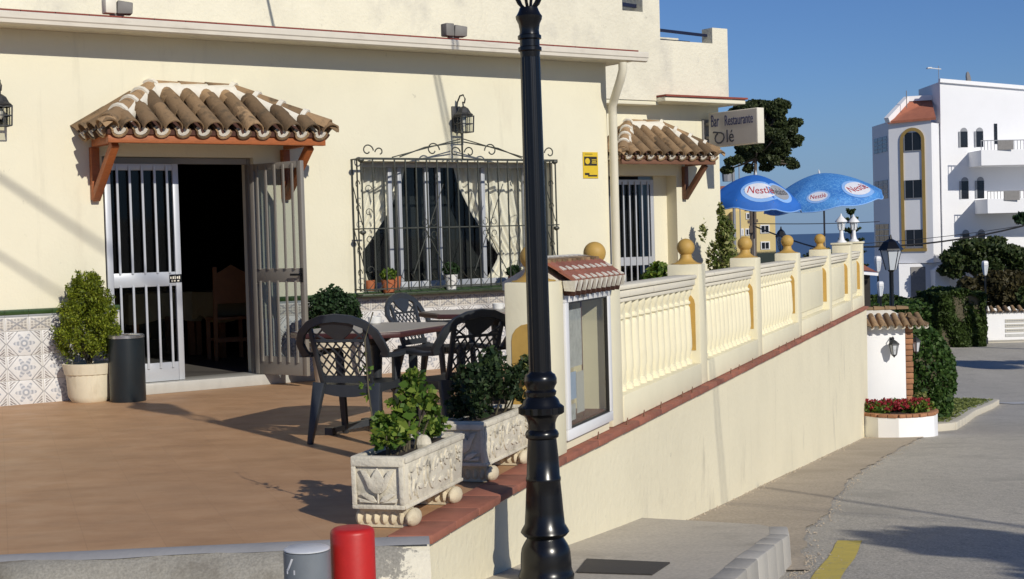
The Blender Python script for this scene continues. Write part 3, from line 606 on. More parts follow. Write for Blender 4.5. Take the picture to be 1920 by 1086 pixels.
for k in range(11):
    mb = MB(); yk = -.05+k*(CL+.06)/10.5; mb.beam((-.04, yk, 1.165), (-.22, yk+.03, 1.185), .045, .03); obj('ridge_tile', mb, 'roof_tile', cb)
mb = MB(); mb.prism([(-.045, 1.15), (-.07, 1.18), (-.2, 1.20), (-.23, 1.14)], lambda a, z: (a, -.06, z), (0, CL+.10, 0)); obj('ridge_mortar', mb, 'mortar', cb)

# ------------------------------------------------------------ restaurant building
RB = thing('restaurant_building', 'cream restaurant building with tiled door canopies, barred window and tiled dado', 'building', FO, FROT)
def LV(s, off, z): return Vector((s, -off, z))
mb = MB(); T = .26; ZT = 3.25
def wbox(mb, s0, s1, z0, z1, off=0, t=T): mb.box(s0, s1, -off, -off+t, z0, z1)
wbox(mb, -6, .98, -.1, ZT); wbox(mb, .98, 2.46, 2.16, ZT); wbox(mb, 2.46, 3.62, -.1, ZT); wbox(mb, 3.62, 6.02, -.1, .82); wbox(mb, 3.62, 6.02, 2.14, ZT); wbox(mb, 6.02, 6.80, -.1, ZT)
mb.box(6.54, 6.80, T, 3.25, -.1, ZT)
obj('wall', mb, 'cream_plaster', RB)
mb = MB(); wbox(mb, 6.80, 9.20, -.1, 3.20, -3.25, .3); wbox(mb, 9.20, 10.70, 2.18, 3.20, -3.25, .3); wbox(mb, 10.70, 11.56, -.1, 3.20, -3.25, .3); mb.box(11.26, 11.56, 3.551, 12, -.1, 3.2)
obj('wall', mb, 'cream_plaster', RB)
# upper floor, set back
mb = MB(); o3 = -3.0; up_t = .3
wbox(mb, -8, 9.56, 3.22, 5.4, o3, up_t); wbox(mb, 9.56, 9.93, 3.22, 4.45, o3, up_t); wbox(mb, 9.93, 10.24, 3.22, 5.4, o3, up_t)
wbox(mb, 10.24, 11.24, 3.30, 4.08, o3, .22); wbox(mb, 11.24, 11.54, 3.30, 4.31, o3, .22); mb.box(11.32, 11.54, 3.22, 10, 3.30, 4.08)
mb.box(9.93, 10.24, 3.301, 9, 3.22, 5.0)
obj('upper_wall', mb, 'upper_plaster', RB)
mb = MB(); mb.box(6.81, 10.2, 3.02, 3.249, 3.16, 3.219); mb.box(10.15, 11.70, 2.82, 3.5, 3.20, 3.265); obj('slab_edge', mb, 'cream_plaster', RB, bevel=.01)
mb = MB(); mb.box(10.14, 11.72, 2.79, 3.5, 3.266, 3.292); obj('slab_tiles', mb, 'rooftile_red', RB)
mb = MB(); mb.beam(LV(10.24, -3.12, 4.24), LV(11.24, -3.12, 4.21), .03, .04); mb.beam(LV(10.3, -3.12, 4.10), LV(11.24, -3.5, 4.16), .03, .03); mb.beam(LV(9.56, -3.15, 4.57), LV(9.93, -3.15, 4.55), .04, .05); mb.beam(LV(9.56, -3.15, 4.47), LV(9.93, -3.4, 4.52), .03, .03)
obj('terrace_rail', mb, 'navy_rail', RB)
mb = MB(); mb.box(10.9, 11.3, 3.8, 4.3, 4.0, 4.26); mb.box(9.72, 9.9, 3.6, 3.9, 4.4, 4.62); obj('parapet_block', mb, 'upper_plaster', RB)
# roof edge of the front range
mb = MB(); mb.box(-6, 6.98, -.30, 3.0, 3.251, 3.345); obj('roof_slab', mb, 'upper_plaster', RB)
prof = [(0, 0), (.085, 0), (.095, .02), (.095, .085), (.082, .085), (.075, .02), (.0, .02)]
mb = MB(); mb.prism([(.303, 3.262), (.36, 3.235), (.40, 3.245), (.405, 3.275), (.415, 3.285), (.42, 3.33), (.41, 3.34), (.395, 3.335), (.388, 3.30), (.303, 3.30)], lambda o, z: LV(-6, o, z), (13.08, 0, 0)); obj('gutter', mb, 'gutter_paint', RB, smooth=True, angle=25)
for k in range(44):
    mb = MB(); s0 = -6+k*.295; mb.prism([(.40, 3.348), (.40, 3.362), (.0, 3.40), (.0, 3.385)], lambda o, z: LV(s0, o-.03, z), (.288, 0, 0)); obj('roof_edge_tile', mb, 'rooftile_red', RB)
mb = MB(); P = [LV(6.75, .36, 3.22), LV(6.75, .36, 3.14), LV(6.755, .31, 3.04), LV(6.80, .15, 2.86), LV(6.83, .07, 2.78), LV(6.84, .055, 2.66), LV(6.84, .055, .05)]
mb.tube(P, .048, 12); obj('drainpipe', mb, 'pipe_cream', RB, smooth=True, angle=50)
# threshold
mb = MB(); mb.box(.98, 3.12, -.12, .28, .0, .10); obj('doorstep', mb, 'marble', RB, bevel=.006)
# dado tiles
mt_f = MB(); mt_f.box(-.153, .153, -.008, .002, -.105, .105); me_tf = mesh('wall_tile', mt_f, bevel=.0015)
mt_b = MB(); mt_b.box(-.1005, .1005, -.008, .002, -.060, .060); me_tb = mesh('border_tile', mt_b, bevel=.0015)
mt_g = MB(); mt_g.sweep([(-.1005, 0, 0), (.1005, 0, 0)], [(-.002, -.024), (.016, -.022), (.024, 0), (.018, .020), (-.002, .024)]); me_tg = mesh('green_trim_tile', mt_g, smooth=True, angle=50)
mt_m = MB(); mt_m.sweep([(-.1005, 0, 0), (.1005, 0, 0)], [(-.002, -.014), (.010, -.012), (.014, 0), (.010, .012), (-.002, .014)]); me_tm = mesh('grey_trim_tile', mt_m, smooth=True, angle=50)
def dado(s0, s1, off=0):
    mb = MB(); mb.box(s0, s1, -off-.004, -off-.001, .0, .80); obj('dado_grout', mb, 'grout', RB)
    k = 0
    while s0+(k+.5)*.31 < s1+.05:
        for r_ in range(3):
            link('wall_tile', me_tf, 'dado_tile', RB, LV(s0+(k+.5)*.31, off+.004, .108+r_*.214-.005))
        k += 1
    k = 0
    while s0+(k+.5)*.205 < s1+.04:
        c_ = s0+(k+.5)*.205
        link('border_tile', me_tb, 'border_tile', RB, LV(c_, off+.004, .700)); link('green_trim_tile', me_tg, 'green_glaze', RB, LV(c_, off+.004, .803)); link('grey_trim_tile', me_tm, 'grey_glaze', RB, LV(c_, off+.004, .772)); k += 1
dado(-.55, .98); dado(2.66, 6.78)
mb = MB(); mb.box(2.47, 2.655, -.006, -.001, 0, .62); obj('tile_strip', mb, 'grout', RB)
# door recess reveal & frame
mb = MB(); mb.box(.985, 1.02, .06, .12, .1005, 2.155); mb.box(1.0205, 2.42, .06, .12, 2.10, 2.155); mb.box(2.425, 2.455, .06, .12, .1005, 2.155); obj('door_frame', mb, 'bronze_aluminium', RB)
def door_leaf(W, label, alu, handle, parent, loc, rz, plate=False):
    t = link('door_leaf', None, None, parent, loc, (0, 0, rz)); t.empty_display_size = .1
    if label: t['label'] = label
    mb = MB(); Hh = 1.99; st = .055
    mb.box(0, st, -.02, .02, 0, Hh); mb.box(W-st, W, -.02, .02, 0, Hh)
    for z0_, z1_ in ((0, .17), (.87, 1.0), (Hh-.06, Hh)): mb.box(st+.001, W-st-.001, -.018, .018, z0_, z1_)
    obj('frame', mb, alu, t, bevel=.003)
    mb = MB(); mb.box(st, W-st, .004, .008, .171, .869); mb.box(st, W-st, .004, .008, 1.001, Hh-.061); obj('glass_pane', mb, 'dark_glass', t)
    nb = 5
    for k in range(nb):
        x = st+(W-2*st)*(k+.5)/nb; mb = MB(); mb.box(x-.010, x+.010, -.032, -.016, .12, .885); mb.box(x-.010, x+.010, -.032, -.016, .99, Hh-.02); obj('bar', mb, alu, t)
    if handle:
        mb = MB(); hx = W-.03 if handle > 0 else .03; mb.box(hx-.018, hx+.018, -.026, -.019, .87, 1.0); mb.beam((hx, -.05, .94), (hx-.12*handle, -.05, .94), .014, .02); mb.beam((hx, -.02, .94), (hx, -.055, .94), .014, .014); obj('handle', mb, 'black_paint', t)
    if plate:
        mb = MB(); mb.box(W-.12, W-.002, -.0235, -.0205, .90, .975); pl = obj('lock_plate', mb, 'black_paint', t)
        mb = MB()
        for k, (a, c_, h_) in enumerate(((.112, .010, .02), (.09, .012, .024), (.07, .008, .03), (.05, .014, .02), (.03, .012, .028), (.10, .006, .02), (.08, .018, .01), (.045, .018, .012))):
            zc = .945 if k < 5 else .915; mb.box(W-a, W-a+c_, -.0255, -.0237, zc-h_/2, zc+h_/2)
        obj('plate_marks', mb, 'sign_edge', t)
    return t
door_leaf(.70, 'closed barred door leaf of grey aluminium', 'door_aluminium', 0, RB, LV(.99, .0, .105), 0, True)
door_leaf(.72, 'barred door leaf standing open outward', 'bronze_aluminium', 1, RB, LV(2.43, .0, .105), R(-75), False)
# interior
mb = MB(); mb.box(-2, 6.5, .262, 6.5, .0, .09); mb.box(.98, 2.46, .281, .2999, 0, .10); obj('interior_floor', mb, 'interior_floor', RB)
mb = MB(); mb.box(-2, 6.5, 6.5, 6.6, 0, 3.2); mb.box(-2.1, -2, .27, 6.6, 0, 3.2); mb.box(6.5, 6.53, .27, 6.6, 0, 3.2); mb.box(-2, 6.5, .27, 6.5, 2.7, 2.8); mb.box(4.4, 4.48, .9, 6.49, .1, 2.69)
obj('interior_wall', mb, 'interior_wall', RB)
# window
wn = link('window', None, None, RB, LV(0, 0, 0)); W0, W1, Z0, Z1 = 3.62, 6.02, .82, 2.14
mb = MB(); yb = .19
mb.box(W0, W1, yb, yb+.05, Z0+.001, Z0+.09); mb.box(W0, W1, yb, yb+.05, Z1-.05, Z1-.001); mb.box(W0+.001, W0+.05, yb+.001, yb+.049, Z0+.091, Z1-.051); mb.box(W1-.05, W1-.001, yb+.001, yb+.049, Z0+.091, Z1-.051)
obj('frame', mb, 'window_aluminium', wn, bevel=.003)
for sx in (4.075, 4.19, 4.52, 4.67, 5.23, 5.78):
    mb = MB(); mb.box(sx-.022, sx+.022, yb-.002, yb+.045, Z0+.092, Z1-.052); obj('sash_bar', mb, 'window_aluminium', wn, bevel=.003)
mb = MB(); mb.box(W0+.05, W1-.05, yb+.02, yb+.024, Z0+.09, Z1-.05); obj('glass_pane', mb, 'pane_glass', wn)
def curtain(s_out0, s_in_fn, mat, y0=.36):
    mb = MB(); nz, ns = 26, 60; vs = []
    for j in range(nz+1):
        z = Z0+.05+(Z1-.02-Z0-.05)*j/nz; s_in = s_in_fn(z)
        for i in range(ns+1):
            s = s_out0+(s_in-s_out0)*i/ns; fold = .022*math.sin(i*1.05+.6*math.sin(z*3))*(1+.3*math.sin(i*.37)); vs.append((s, y0+fold, z))
    mb.add(vs, [(j*(ns+1)+i, j*(ns+1)+i+1, (j+1)*(ns+1)+i+1, (j+1)*(ns+1)+i) for j in range(nz) for i in range(ns)]); return obj('curtain', mb, mat, wn, smooth=True, angle=180)
def inn(pts): zs = [p[0] for p in pts]; ss = [p[1] for p in pts]; return lambda z: float(np.interp(z, zs, ss))
curtain(3.55, inn([(.8, 3.93), (1.15, 3.80), (1.2, 3.79), (1.35, 3.92), (1.6, 4.12), (1.9, 4.30), (2.14, 4.38)]), 'curtain_cloth')
curtain(6.12, inn([(.8, 5.30), (1.1, 5.50), (1.15, 5.52), (1.35, 5.36), (1.6, 5.18), (1.9, 5.02), (2.14, 4.96)]), 'curtain_cloth')
mb = MB(); mb.box(3.55, 6.1, .62, .64, .6, 2.3); obj('dark_backdrop', mb, 'room_darkness', wn)  # near-black sheet painted as the unlit room between the curtains
mb = MB(); mb.box(3.52, 6.12, -.15, -.009, .784, .814); mb.box(3.62, 6.02, -.008, .19, .8205, .84); obj('window_sill', mb, 'sill_green', wn, bevel=.008)
# grille
gr = link('window_grille', None, None, RB, LV(0, 0, 0)); GO = .21; G0, G1 = 3.52, 5.90; GZ0, GZ1 = .84, 2.15
nb = 19
for k in range(nb+1):
    s = G0+(G1-G0)*k/nb; mb = MB(); mb.beam(LV(s, GO, GZ0), LV(s, GO, GZ1), .012, .012); obj('bar', mb, 'iron', gr)
    if 0 < k < nb and k % 2 == 1:
        pass
mb = MB()
for z in (GZ0+.02, 1.46, GZ1): mb.beam(LV(G0-.03 if z in (1.46, GZ1) else G0, GO+.001, z), LV(G1+.03 if z in (1.46, GZ1) else G1, GO+.001, z), .010, .022 if z == GZ1 else .012)
obj('cross_rail', mb, 'iron', gr)
for s in (G0, G1):
    mb = MB()
    for o in (.02, .115): mb.beam(LV(s, o, GZ0), LV(s, o, GZ1), .012, .012)
    for z in (GZ0+.02, 1.46, GZ1): mb.beam(LV(s, -.0, z), LV(s, GO, z), .012, .014)
    for zc in (1.02, 1.25, 1.66, 1.9):
        mb.tube(arc(LV(s, .115, zc), .05, 0, 300, 14, (0, -1, 0), (0, 0, 1), .4), .005, 5)
    mb.tube([LV(s, .02, 1.46), LV(s, .19, 1.1)], .005, 5); mb.tube([LV(s, .02, 1.9), LV(s, .19, 1.5)], .005, 5)
    obj('side_frame', mb, 'iron', gr)
    for z in (GZ1, 1.44): mb = MB(); mb.lathe([(.001, -.03), (.03, -.012), (.034, 0), (.03, .012), (.02, .02)], LV(s-.01, GO+.005, z-.015), 8); obj('corner_knob', mb, 'iron', gr)
mb = MB(); cx = (G0+G1)/2
mb.tube([LV(cx-.02, GO, 2.36), LV(G0+.35, GO, 2.165)], .006, 5); mb.tube([LV(cx+.02, GO, 2.36), LV(G1-.35, GO, 2.165)], .006, 5)
mb.tube([LV(cx-.02, GO, 2.33), LV(cx-.45, GO, 2.27), LV(cx-.75, GO, 2.17)], .007, 5); mb.tube([LV(cx+.02, GO, 2.33), LV(cx+.45, GO, 2.27), LV(cx+.75, GO, 2.17)], .007, 5)
mb.tube([LV(cx, GO, 2.15), LV(cx, GO, 2.42)], .011, 6)
mb.lathe([(.001, -.04), (.018, -.01), (.014, .02), (.001, .06)], LV(cx, GO, 2.43), 8)
for sg in (-1, 1):
    for c_, r_, a0, a1 in ((cx+sg*.09, .065, 180, -150), (cx+sg*.36, .085, 180, -160), (cx+sg*1.12, .07, 180, -150), (cx+sg*.98, .055, 0, 260)):
        mb.tube(arc(LV(c_, GO, 2.15+r_+.01), r_, a0, a1, 18, (sg, 0, 0), (0, 0, 1), .35), .007, 5)
obj('crest', mb, 'iron', gr)
for c_ in (4.28, 5.02):
    mb = MB()
    mb.tube([LV(c_-.2, GO+.01, 1.0), LV(c_+.18, GO+.01, 1.9)], .005, 5); mb.tube([LV(c_+.2, GO+.01, 1.0), LV(c_-.05, GO+.01, 1.45)], .005, 5)
    for dx, dz in ((-.06, .05), (.06, .05), (-.06, -.07), (.06, -.07)): mb.tube(arc(LV(c_+dx, GO+.01, 1.46+dz), .045, 90, 420, 12, (1 if dx > 0 else -1, 0, 0), (0, 0, 1 if dz > 0 else -1), .45), .004, 5)
    obj('scroll_motif', mb, 'iron', gr)
for s in (G0+.06, G1-.2):
    for zc in (1.05, 1.35, 1.62, 1.85): mb = MB(); mb.tube(arc(LV(s, GO+.01, zc), .045, 0, 320, 12, (1, 0, 0), (0, 0, 1), .45), .004, 5); obj('scroll', mb, 'iron', gr)
mb = MB()
for k in range(nb): s = G0+(G1-G0)*(k+.5)/nb; mb.tube([LV(s-.03, GO, 1.0), LV(s, GO-.0, .955), LV(s+.045, GO, .93), LV(s+.01, GO, .89), LV(s-.02, GO, .86)], .004, 4)
obj('bottom_scrolls', mb, 'iron', gr)

# canopies of barrel tiles
def tile_mesh(name, r0, r1, L, invert=False, n=8, th=.011):
    vs = []; fs = []; rows = 4
    for i in range(rows+1):
        t = i/rows; r = r0+(r1-r0)*t
        for rr in (r, r-th):
            for k in range(n+1):
                a = PI*k/n; vs.append((rr*math.cos(a), t*L, (rr*math.sin(a))*(-1 if invert else 1)))
    m_ = n+1; st = 2*m_
    for i in range(rows):
        for k in range(n):
            a = i*st+k; fs.append((a, a+1, a+st+1, a+st)); b_ = a+m_; fs.append((b_, b_+st, b_+st+1, b_+1))
        for k in (0, n): a = i*st+k; fs.append((a, a+st, a+st+m_, a+m_))
    for i in (0, rows):
        for k in range(n): a = i*st+k; fs.append((a, a+1, a+1+m_, a+m_))
    mb = MB(); mb.add(vs, fs); return mesh(name, mb, smooth=True, angle=60)
COVER = tile_mesh('roof_tile', .086, .062, .36); PAN = tile_mesh('pan_tile', .073, .080, .36, True, th=.016); HIP = tile_mesh('hip_tile', .088, .072, .30)
mb = MB(); nn = 8; vs = []
for k in range(nn+1):
    a = PI*k/nn; q_ = .006+.046*abs(math.cos(a))**1.3; vs += [(.058*math.cos(a), 0, -.056*math.sin(a)), ((.058-q_*.45)*math.cos(a), 0, -(.056-q_)*math.sin(a)+.012), (.058*math.cos(a), .05, -.056*math.sin(a)), ((.058-q_*.45)*math.cos(a), .05, -(.056-q_)*math.sin(a)+.012)]
mb.add(vs, [(4*k, 4*k+1, 4*k+5, 4*k+4) for k in range(nn)]+[(4*k+1, 4*k+3, 4*k+7, 4*k+5) for k in range(nn)]+[(4*k+2, 4*k+6, 4*k+7, 4*k+3) for k in range(nn)]); CRES = mesh('mortar_crescent', mb)
def canopy(parent, s0, s1, off, dep, ze, rise, pitch_, name_wood, tile_mt='roof_tile', left_bracket=True, label=None):
    cn = link('door_canopy', None, None, parent, LV(0, 0, 0)); cn.empty_display_size = .1
    if label: cn['label'] = label
    inset = dep
    def slope(o, ex, L, ey_h, nside, cl, cr):
        """o: eave start, ex along eave, ey_h horizontal uphill dir; cl/cr: hip run at the left/right end"""
        ey = (ey_h*dep+Vector((0, 0, rise))); SL = ey.length; ey = ey/SL; ez = ex.cross(ey).normalized()
        if ez.z < 0: ez = -ez
        n_ = round(L/pitch_); pt = L/n_
        for k in range(n_+1):
            for kind in ('c', 'p'):
                x = k*pt if kind == 'c' else (k+.5)*pt
                if x > L+.01: continue
                lim = SL
                if cl: lim = min(lim, x/inset*SL)
                if cr: lim = min(lim, (L-x)/inset*SL)
                row = 0
                while row*.285 < max(lim-.08, .01):
                    d0 = row*.285-(.03 if kind == 'c' else 0); jit = random.uniform(-.006, .006)
                    if kind == 'c': p = o+ex*(x+jit)+ey*d0+ez*(.045+.012*row*0+random.uniform(0, .006)); me_ = COVER
                    else: p = o+ex*x+ey*(d0-.03)+ez*.028; me_ = PAN
                    tilt = -.085
                    mt_ = Matrix((ex if ex.cross(ey).dot(ez) > 0 else -ex, ey, ez)).transposed().to_4x4()
                    mt_ = mt_ @ Matrix.Rotation(random.uniform(-.03, .03), 4, 'Z') @ Matrix.Rotation(-tilt if kind == 'p' else tilt*-1, 4, 'X')
                    nd = link('roof_tile' if kind == 'c' else 'pan_tile', me_, tile_mt, cn); mt_.translation = p; nd.matrix_local = mt_
                    # only sound tiles that stay below the hip
                    L0 = lim-d0
                    if L0 < .30: nd.scale = (1, max(L0/.34, .35), 1)
                    row += 1
                if kind == 'p':
                    nd = link('mortar_crescent', CRES, 'mortar', cn); mt_ = Matrix((ex if ex.cross(ey).dot(ez) > 0 else -ex, ey, ez)).transposed().to_4x4(); mt_.translation = o+ex*x+ey*(-.014)+ez*.034; nd.matrix_local = mt_
        return ey, ez
    A = LV(s0, off+dep, ze); B = LV(s1, off+dep, ze); C_ = LV(s0, off, ze); D_ = LV(s1, off, ze)
    slope(A, Vector((1, 0, 0)), s1-s0, Vector((0, 1, 0)), 0, True, True)
    slope(C_, Vector((0, -1, 0)), dep, Vector((1, 0, 0)), 1, False, True)
    slope(B, Vector((0, 1, 0)), dep, Vector((-1, 0, 0)), 1, True, False)
    E1 = LV(s0+inset, off+.01, ze+rise); E2 = LV(s1-inset, off+.01, ze+rise)
    # deck under tiles and mortar bed
    mb = MB(); dz = Vector((0, 0, .015)); low = Vector((0, 0, -.02))
    mb.add([A+dz, B+dz, E2+dz, E1+dz, C_+dz, D_+dz, A+low, B+low, C_+low, D_+low, E1+low, E2+low],
           [(0, 1, 2, 3), (4, 0, 3), (1, 5, 2), (0, 6, 7, 1), (4, 8, 6, 0), (1, 7, 9, 5), (6, 10, 11, 7), (8, 10, 6), (7, 11, 9)]); obj('roof_deck', mb, 'dark_tile_clay', cn)
    mb = MB()
    for (p, q) in ((A, E1), (B, E2)):
        mb.tube([p.lerp(q, .10)+Vector((0, 0, .0)), p.lerp(q, .3)+Vector((0, 0, .03)), q+Vector((0, 0, .03))], .105, 10, [.6, 1, 1])
        d = (q-p); n_ = 4
        for k in range(n_+1):
            c0 = p+d*(k/n_)+Vector((0, 0, .075)); dd = d.normalized()*.022
            mb.tube([c0-dd, c0+dd], .094, 12) if k else None
    mb.tube([E1+Vector((0, -.02, .03)), E2+Vector((0, -.02, .03))], .105, 10)
    n_ = max(2, round((s1-s0-2*inset)/.27))
    for k in range(n_+1): c0 = E1.lerp(E2, k/n_)+Vector((0, 0, .06)); mb.tube([c0-Vector((.018, 0, 0)), c0+Vector((.018, 0, 0))], .085, 10)
    obj('hip_mortar', mb, 'mortar', cn, smooth=True, angle=40)
    for (p, q, n_) in ((A, E1, 4), (B, E2, 4), (E1, E2, n_)):
        d = (q-p); dn = d.normalized(); L = d.length/n_
        for k in range(n_):
            c0 = p+d*(k/n_)+Vector((0, 0, .068)); ex = Vector((0, 0, 1)).cross(dn).normalized()*-1; ez = ex.cross(dn)
            if ez.z < 0: ez = -ez; ex = -ex
            mt_ = Matrix((ex, dn, ez)).transposed().to_4x4(); mt_ = mt_ @ Matrix.Rotation(.03, 4, 'X'); mt_.translation = c0
            nd = link('hip_tile', HIP, tile_mt, cn); nd.matrix_local = mt_; nd.scale = (1, L/.30*.97, 1)
    # timber
    zb = ze-.055
    mb = MB(); mb.beam(LV(s0+.01, off+dep-.05, zb), LV(s1-.02, off+dep-.05, zb), .06, .075); obj('front_beam', mb, name_wood, cn, bevel=.004)
    mb = MB(); mb.box(s0+.02, s1-.04, -(off+dep-.09), -off-.002, zb+.0385, zb+.050); obj('soffit_board', mb, 'cream_plaster', cn)
    for s_ in ([s0+.10] if left_bracket else [])+[s1-.14]:
        mb = MB(); mb.beam(LV(s_, off+.035, zb-.038), LV(s_, off+.035, ze-.56), .075, .065); mb.beam(LV(s_, off+.07, zb-.002), LV(s_, off+dep-.082, zb-.002), .07, .07); mb.beam(LV(s_, off+.03, ze-.55), LV(s_, off+dep-.11, zb-.04), .068, .07); obj('bracket', mb, name_wood, cn, bevel=.004)
    return cn
canopy(RB, .80, 2.92, 0, .66, 2.33, .375, .2, 'wood_beam', label='weathered barrel tile canopy over the main door')
canopy(RB, 9.22, 10.98, -3.25, .58, 2.40, .42, .2, 'dull_wood', left_bracket=False, label='smaller tile canopy over the side door')
# side door in the recess
sd = link('side_door', None, None, RB, LV(0, 0, 0)); yb = 3.25+.22
for s0, s1 in ((9.21, 9.62), (9.64, 10.45)):
    mb = MB(); mb.box(s0, s0+.06, yb, yb+.05, .05, 2.13); mb.box(s1-.06, s1, yb, yb+.05, .05, 2.13)
    for z0_, z1_ in ((.05, .2), (.90, 1.02), (2.06, 2.13)): mb.box(s0+.061, s1-.061, yb+.002, yb+.048, z0_, z1_)
    obj('frame', mb, 'door_aluminium', sd)
    nb_ = 3 if s1-s0 < .6 else 6
    for k in range(nb_): x = s0+.06+(s1-s0-.12)*(k+.5)/nb_; mb = MB(); mb.box(x-.011, x+.011, yb-.018, yb-.004, .12, 2.1); obj('bar', mb, 'door_aluminium', sd)
mb = MB(); mb.box(9.27, 10.39, yb+.02, yb+.024, .2, 2.06); obj('glass_pane', mb, 'dark_glass', sd)
mb = MB(); mb.box(10.452, 10.70, yb, yb+.06, 0, 2.179); obj('door_surround', mb, 'cream_plaster', sd)
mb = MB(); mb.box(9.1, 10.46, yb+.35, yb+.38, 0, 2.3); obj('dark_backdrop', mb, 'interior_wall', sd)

# ------------------------------------------------------------ fittings on the building
def wall_lantern(name, label, s, z, off=0, base=None, rz=FROT):
    p = FW(s, z, off) if base is None else base
    t = thing(name, label, 'wall lantern', p, rz, 'wall lanterns on the restaurant front' if base is None else None)
    mb = MB(); mb.box(-.055, .055, -.02, -.001, -.13, .13); obj('wall_plate', mb, 'lantern_iron', t, bevel=.006)
    mb = MB(); mb.tube([(0, -.02, .10), (0, -.04, .17), (0, -.09, .23), (0, -.15, .235), (0, -.185, .19), (0, -.17, .15), (0, -.14, .165), (0, -.15, .10)], .009, 6); obj('scroll_arm', mb, 'lantern_iron', t, smooth=True)
    mb = MB(); mb.lathe([(.095, .02), (.10, .03), (.075, .05), (.05, .095), (.02, .115), (.008, .12)], (0, -.15, 0), 8); obj('hood', mb, 'lantern_iron', t)
    mb = MB()
    for k in range(4):
        a = PI/4+k*PI/2; x, y_ = .105*math.cos(a), .105*math.sin(a); mb.beam((x, -.15+y_, .02), (x*.92, -.15+y_*.92, -.15), .011, .011)
        a2 = a+PI/2; x2, y2 = .105*math.cos(a2), .105*math.sin(a2)
        for zz, f_ in ((-.15, .92), (-.065, .96), (.012, 1)): mb.beam((x*f_, -.15+y_*f_, zz), (x2*f_, -.15+y2*f_, zz), .009, .009)
        mb.beam(((x+x2)/2, -.15+(y_+y2)/2, .02), ((x+x2)/2*.92, -.15+(y_+y2)/2*.92, -.15), .006, .006)
    obj('cage', mb, 'lantern_iron', t)
    mb = MB(); mb.box(-.062, .062, -.212, -.088, -.145, .015); obj('glass_body', mb, 'lantern_glass', t)
    mb = MB(); mb.lathe([(.012, -.02), (.018, -.05), (.016, -.09), (.004, -.115)], (0, -.15, .02), 10); obj('bulb', mb, 'cup_white', t, smooth=True)
    return t
wall_lantern('wall_lantern', 'black iron cage lantern on the cream wall above the barred window', 4.78, 2.585)
wall_lantern('wall_lantern', 'black iron cage lantern at the far left of the cream wall, left of the door', .06, 2.55)
for k, s in enumerate((1.10, 4.66)):
    t = thing('floodlight', ['grey twin floodlight on the roof edge above the main door', 'grey twin floodlight on the roof edge above the window'][k], 'floodlight', FW(s, 3.385, .18), FROT, 'floodlights on the roof edge')
    mb = MB(); mb.box(-.12, -.02, -.06, .05, .02, .15); obj('lamp_box', mb, 'flood_grey' if k else 'sign_edge', t, bevel=.01)
    mb = MB(); mb.beam((.0, .0, .08), (.13, -.03, .07), .11, .12, w2=.13, h2=.10); obj('lamp_head', mb, 'flood_grey', t, bevel=.01)
    mb = MB(); mb.box(-.06, .06, -.02, .02, .0, .02); obj('mount', mb, 'flood_grey', t)
nt_ = thing('alarm_notice', 'small yellow and black alarm notice on the cream wall beside the drainpipe', 'sign', FW(6.545, 2.115, .002), FROT)
mb = MB(); mb.box(-.105, .105, -.006, 0, -.145, .145); obj('plate', mb, 'notice_yellow', nt_)
mb = MB()
for x0_, x1_, z0_, z1_ in ((-.09, .09, -.005, .095), (-.085, -.02, -.11, -.085), (-.04, .09, -.125, -.108), (-.075, .03, .12, .126)): mb.box(x0_, x1_, -.0075, -.0062, z0_, z1_)
obj('black_print', mb, 'notice_black', nt_)
mb = MB(); mb.lathe([(.034, 0), (.034, .002)], n=14, mat=Matrix.Rotation(R(90), 4, 'X'), c=(-.045, -.0077, .045)); mb.box(.015, .082, -.0092, -.0077, .02, .03); mb.box(.015, .082, -.0092, -.0077, .055, .064); mb.box(.02, .075, -.0092, -.0077, .038, .046)
obj('yellow_print', mb, 'notice_yellow', nt_)
# hanging sign
sg = thing('restaurant_sign', 'white projecting box sign, its face toned grey as in shade, lettered Bar Restaurante Olé at the building corner', 'sign', FW(11.25, 2.83, -3.13), FROT-PI/2)
# local x = outward from wall, local y = +u (thickness), face looks to -y
mb = MB(); mb.box(0, 1.0, 0, .13, -.25, .25); obj('box', mb, 'sign_edge', sg, bevel=.006)
mb = MB(); mb.box(.012, .988, -.004, -.001, -.238, .238); obj('face_panel', mb, 'sign_face_shaded', sg)  # white face toned grey for the grazing light on this side, plus stains
RX = Matrix.Rotation(R(90), 4, 'X')
for s_, sz, sx, x, z, mt in (('Bar', .25, .50, .05, .045, 'sign_letters'), ('Restaurante', .215, .56, .335, .045, 'sign_letters'), ('lé', .26, .95, .36, -.195, 'sign_letters_dark')):
    tm = text_mb(s_, sz, sx, .002).xf(Matrix.Translation((x, -.0075, z)) @ RX); obj_raw('lettering', tm, mt, sg)
mb = MB()
pts = [(.10, -.045), (.11, -.03), (.14, -.035), (.20, -.045), (.26, -.05), (.31, -.075), (.325, -.12), (.30, -.165), (.25, -.195), (.19, -.195), (.145, -.165), (.135, -.12), (.155, -.08), (.19, -.055)]
mb.sweep([(x+.0, -.008, z) for x, z in pts], [(-.011, -.003), (.011, -.003), (.011, .003), (-.011, .003)], (0, 1, 0)); obj('lettering', mb, 'sign_letters_dark', sg)
mb = MB(); mb.box(-.119, -.001, .02, .11, .08, .12); mb.box(-.119, -.001, .02, .11, -.12, -.08); mb.box(-.12, -.10, -.03, .16, -.17, .17); obj('wall_bracket', mb, 'metal_grey', sg)

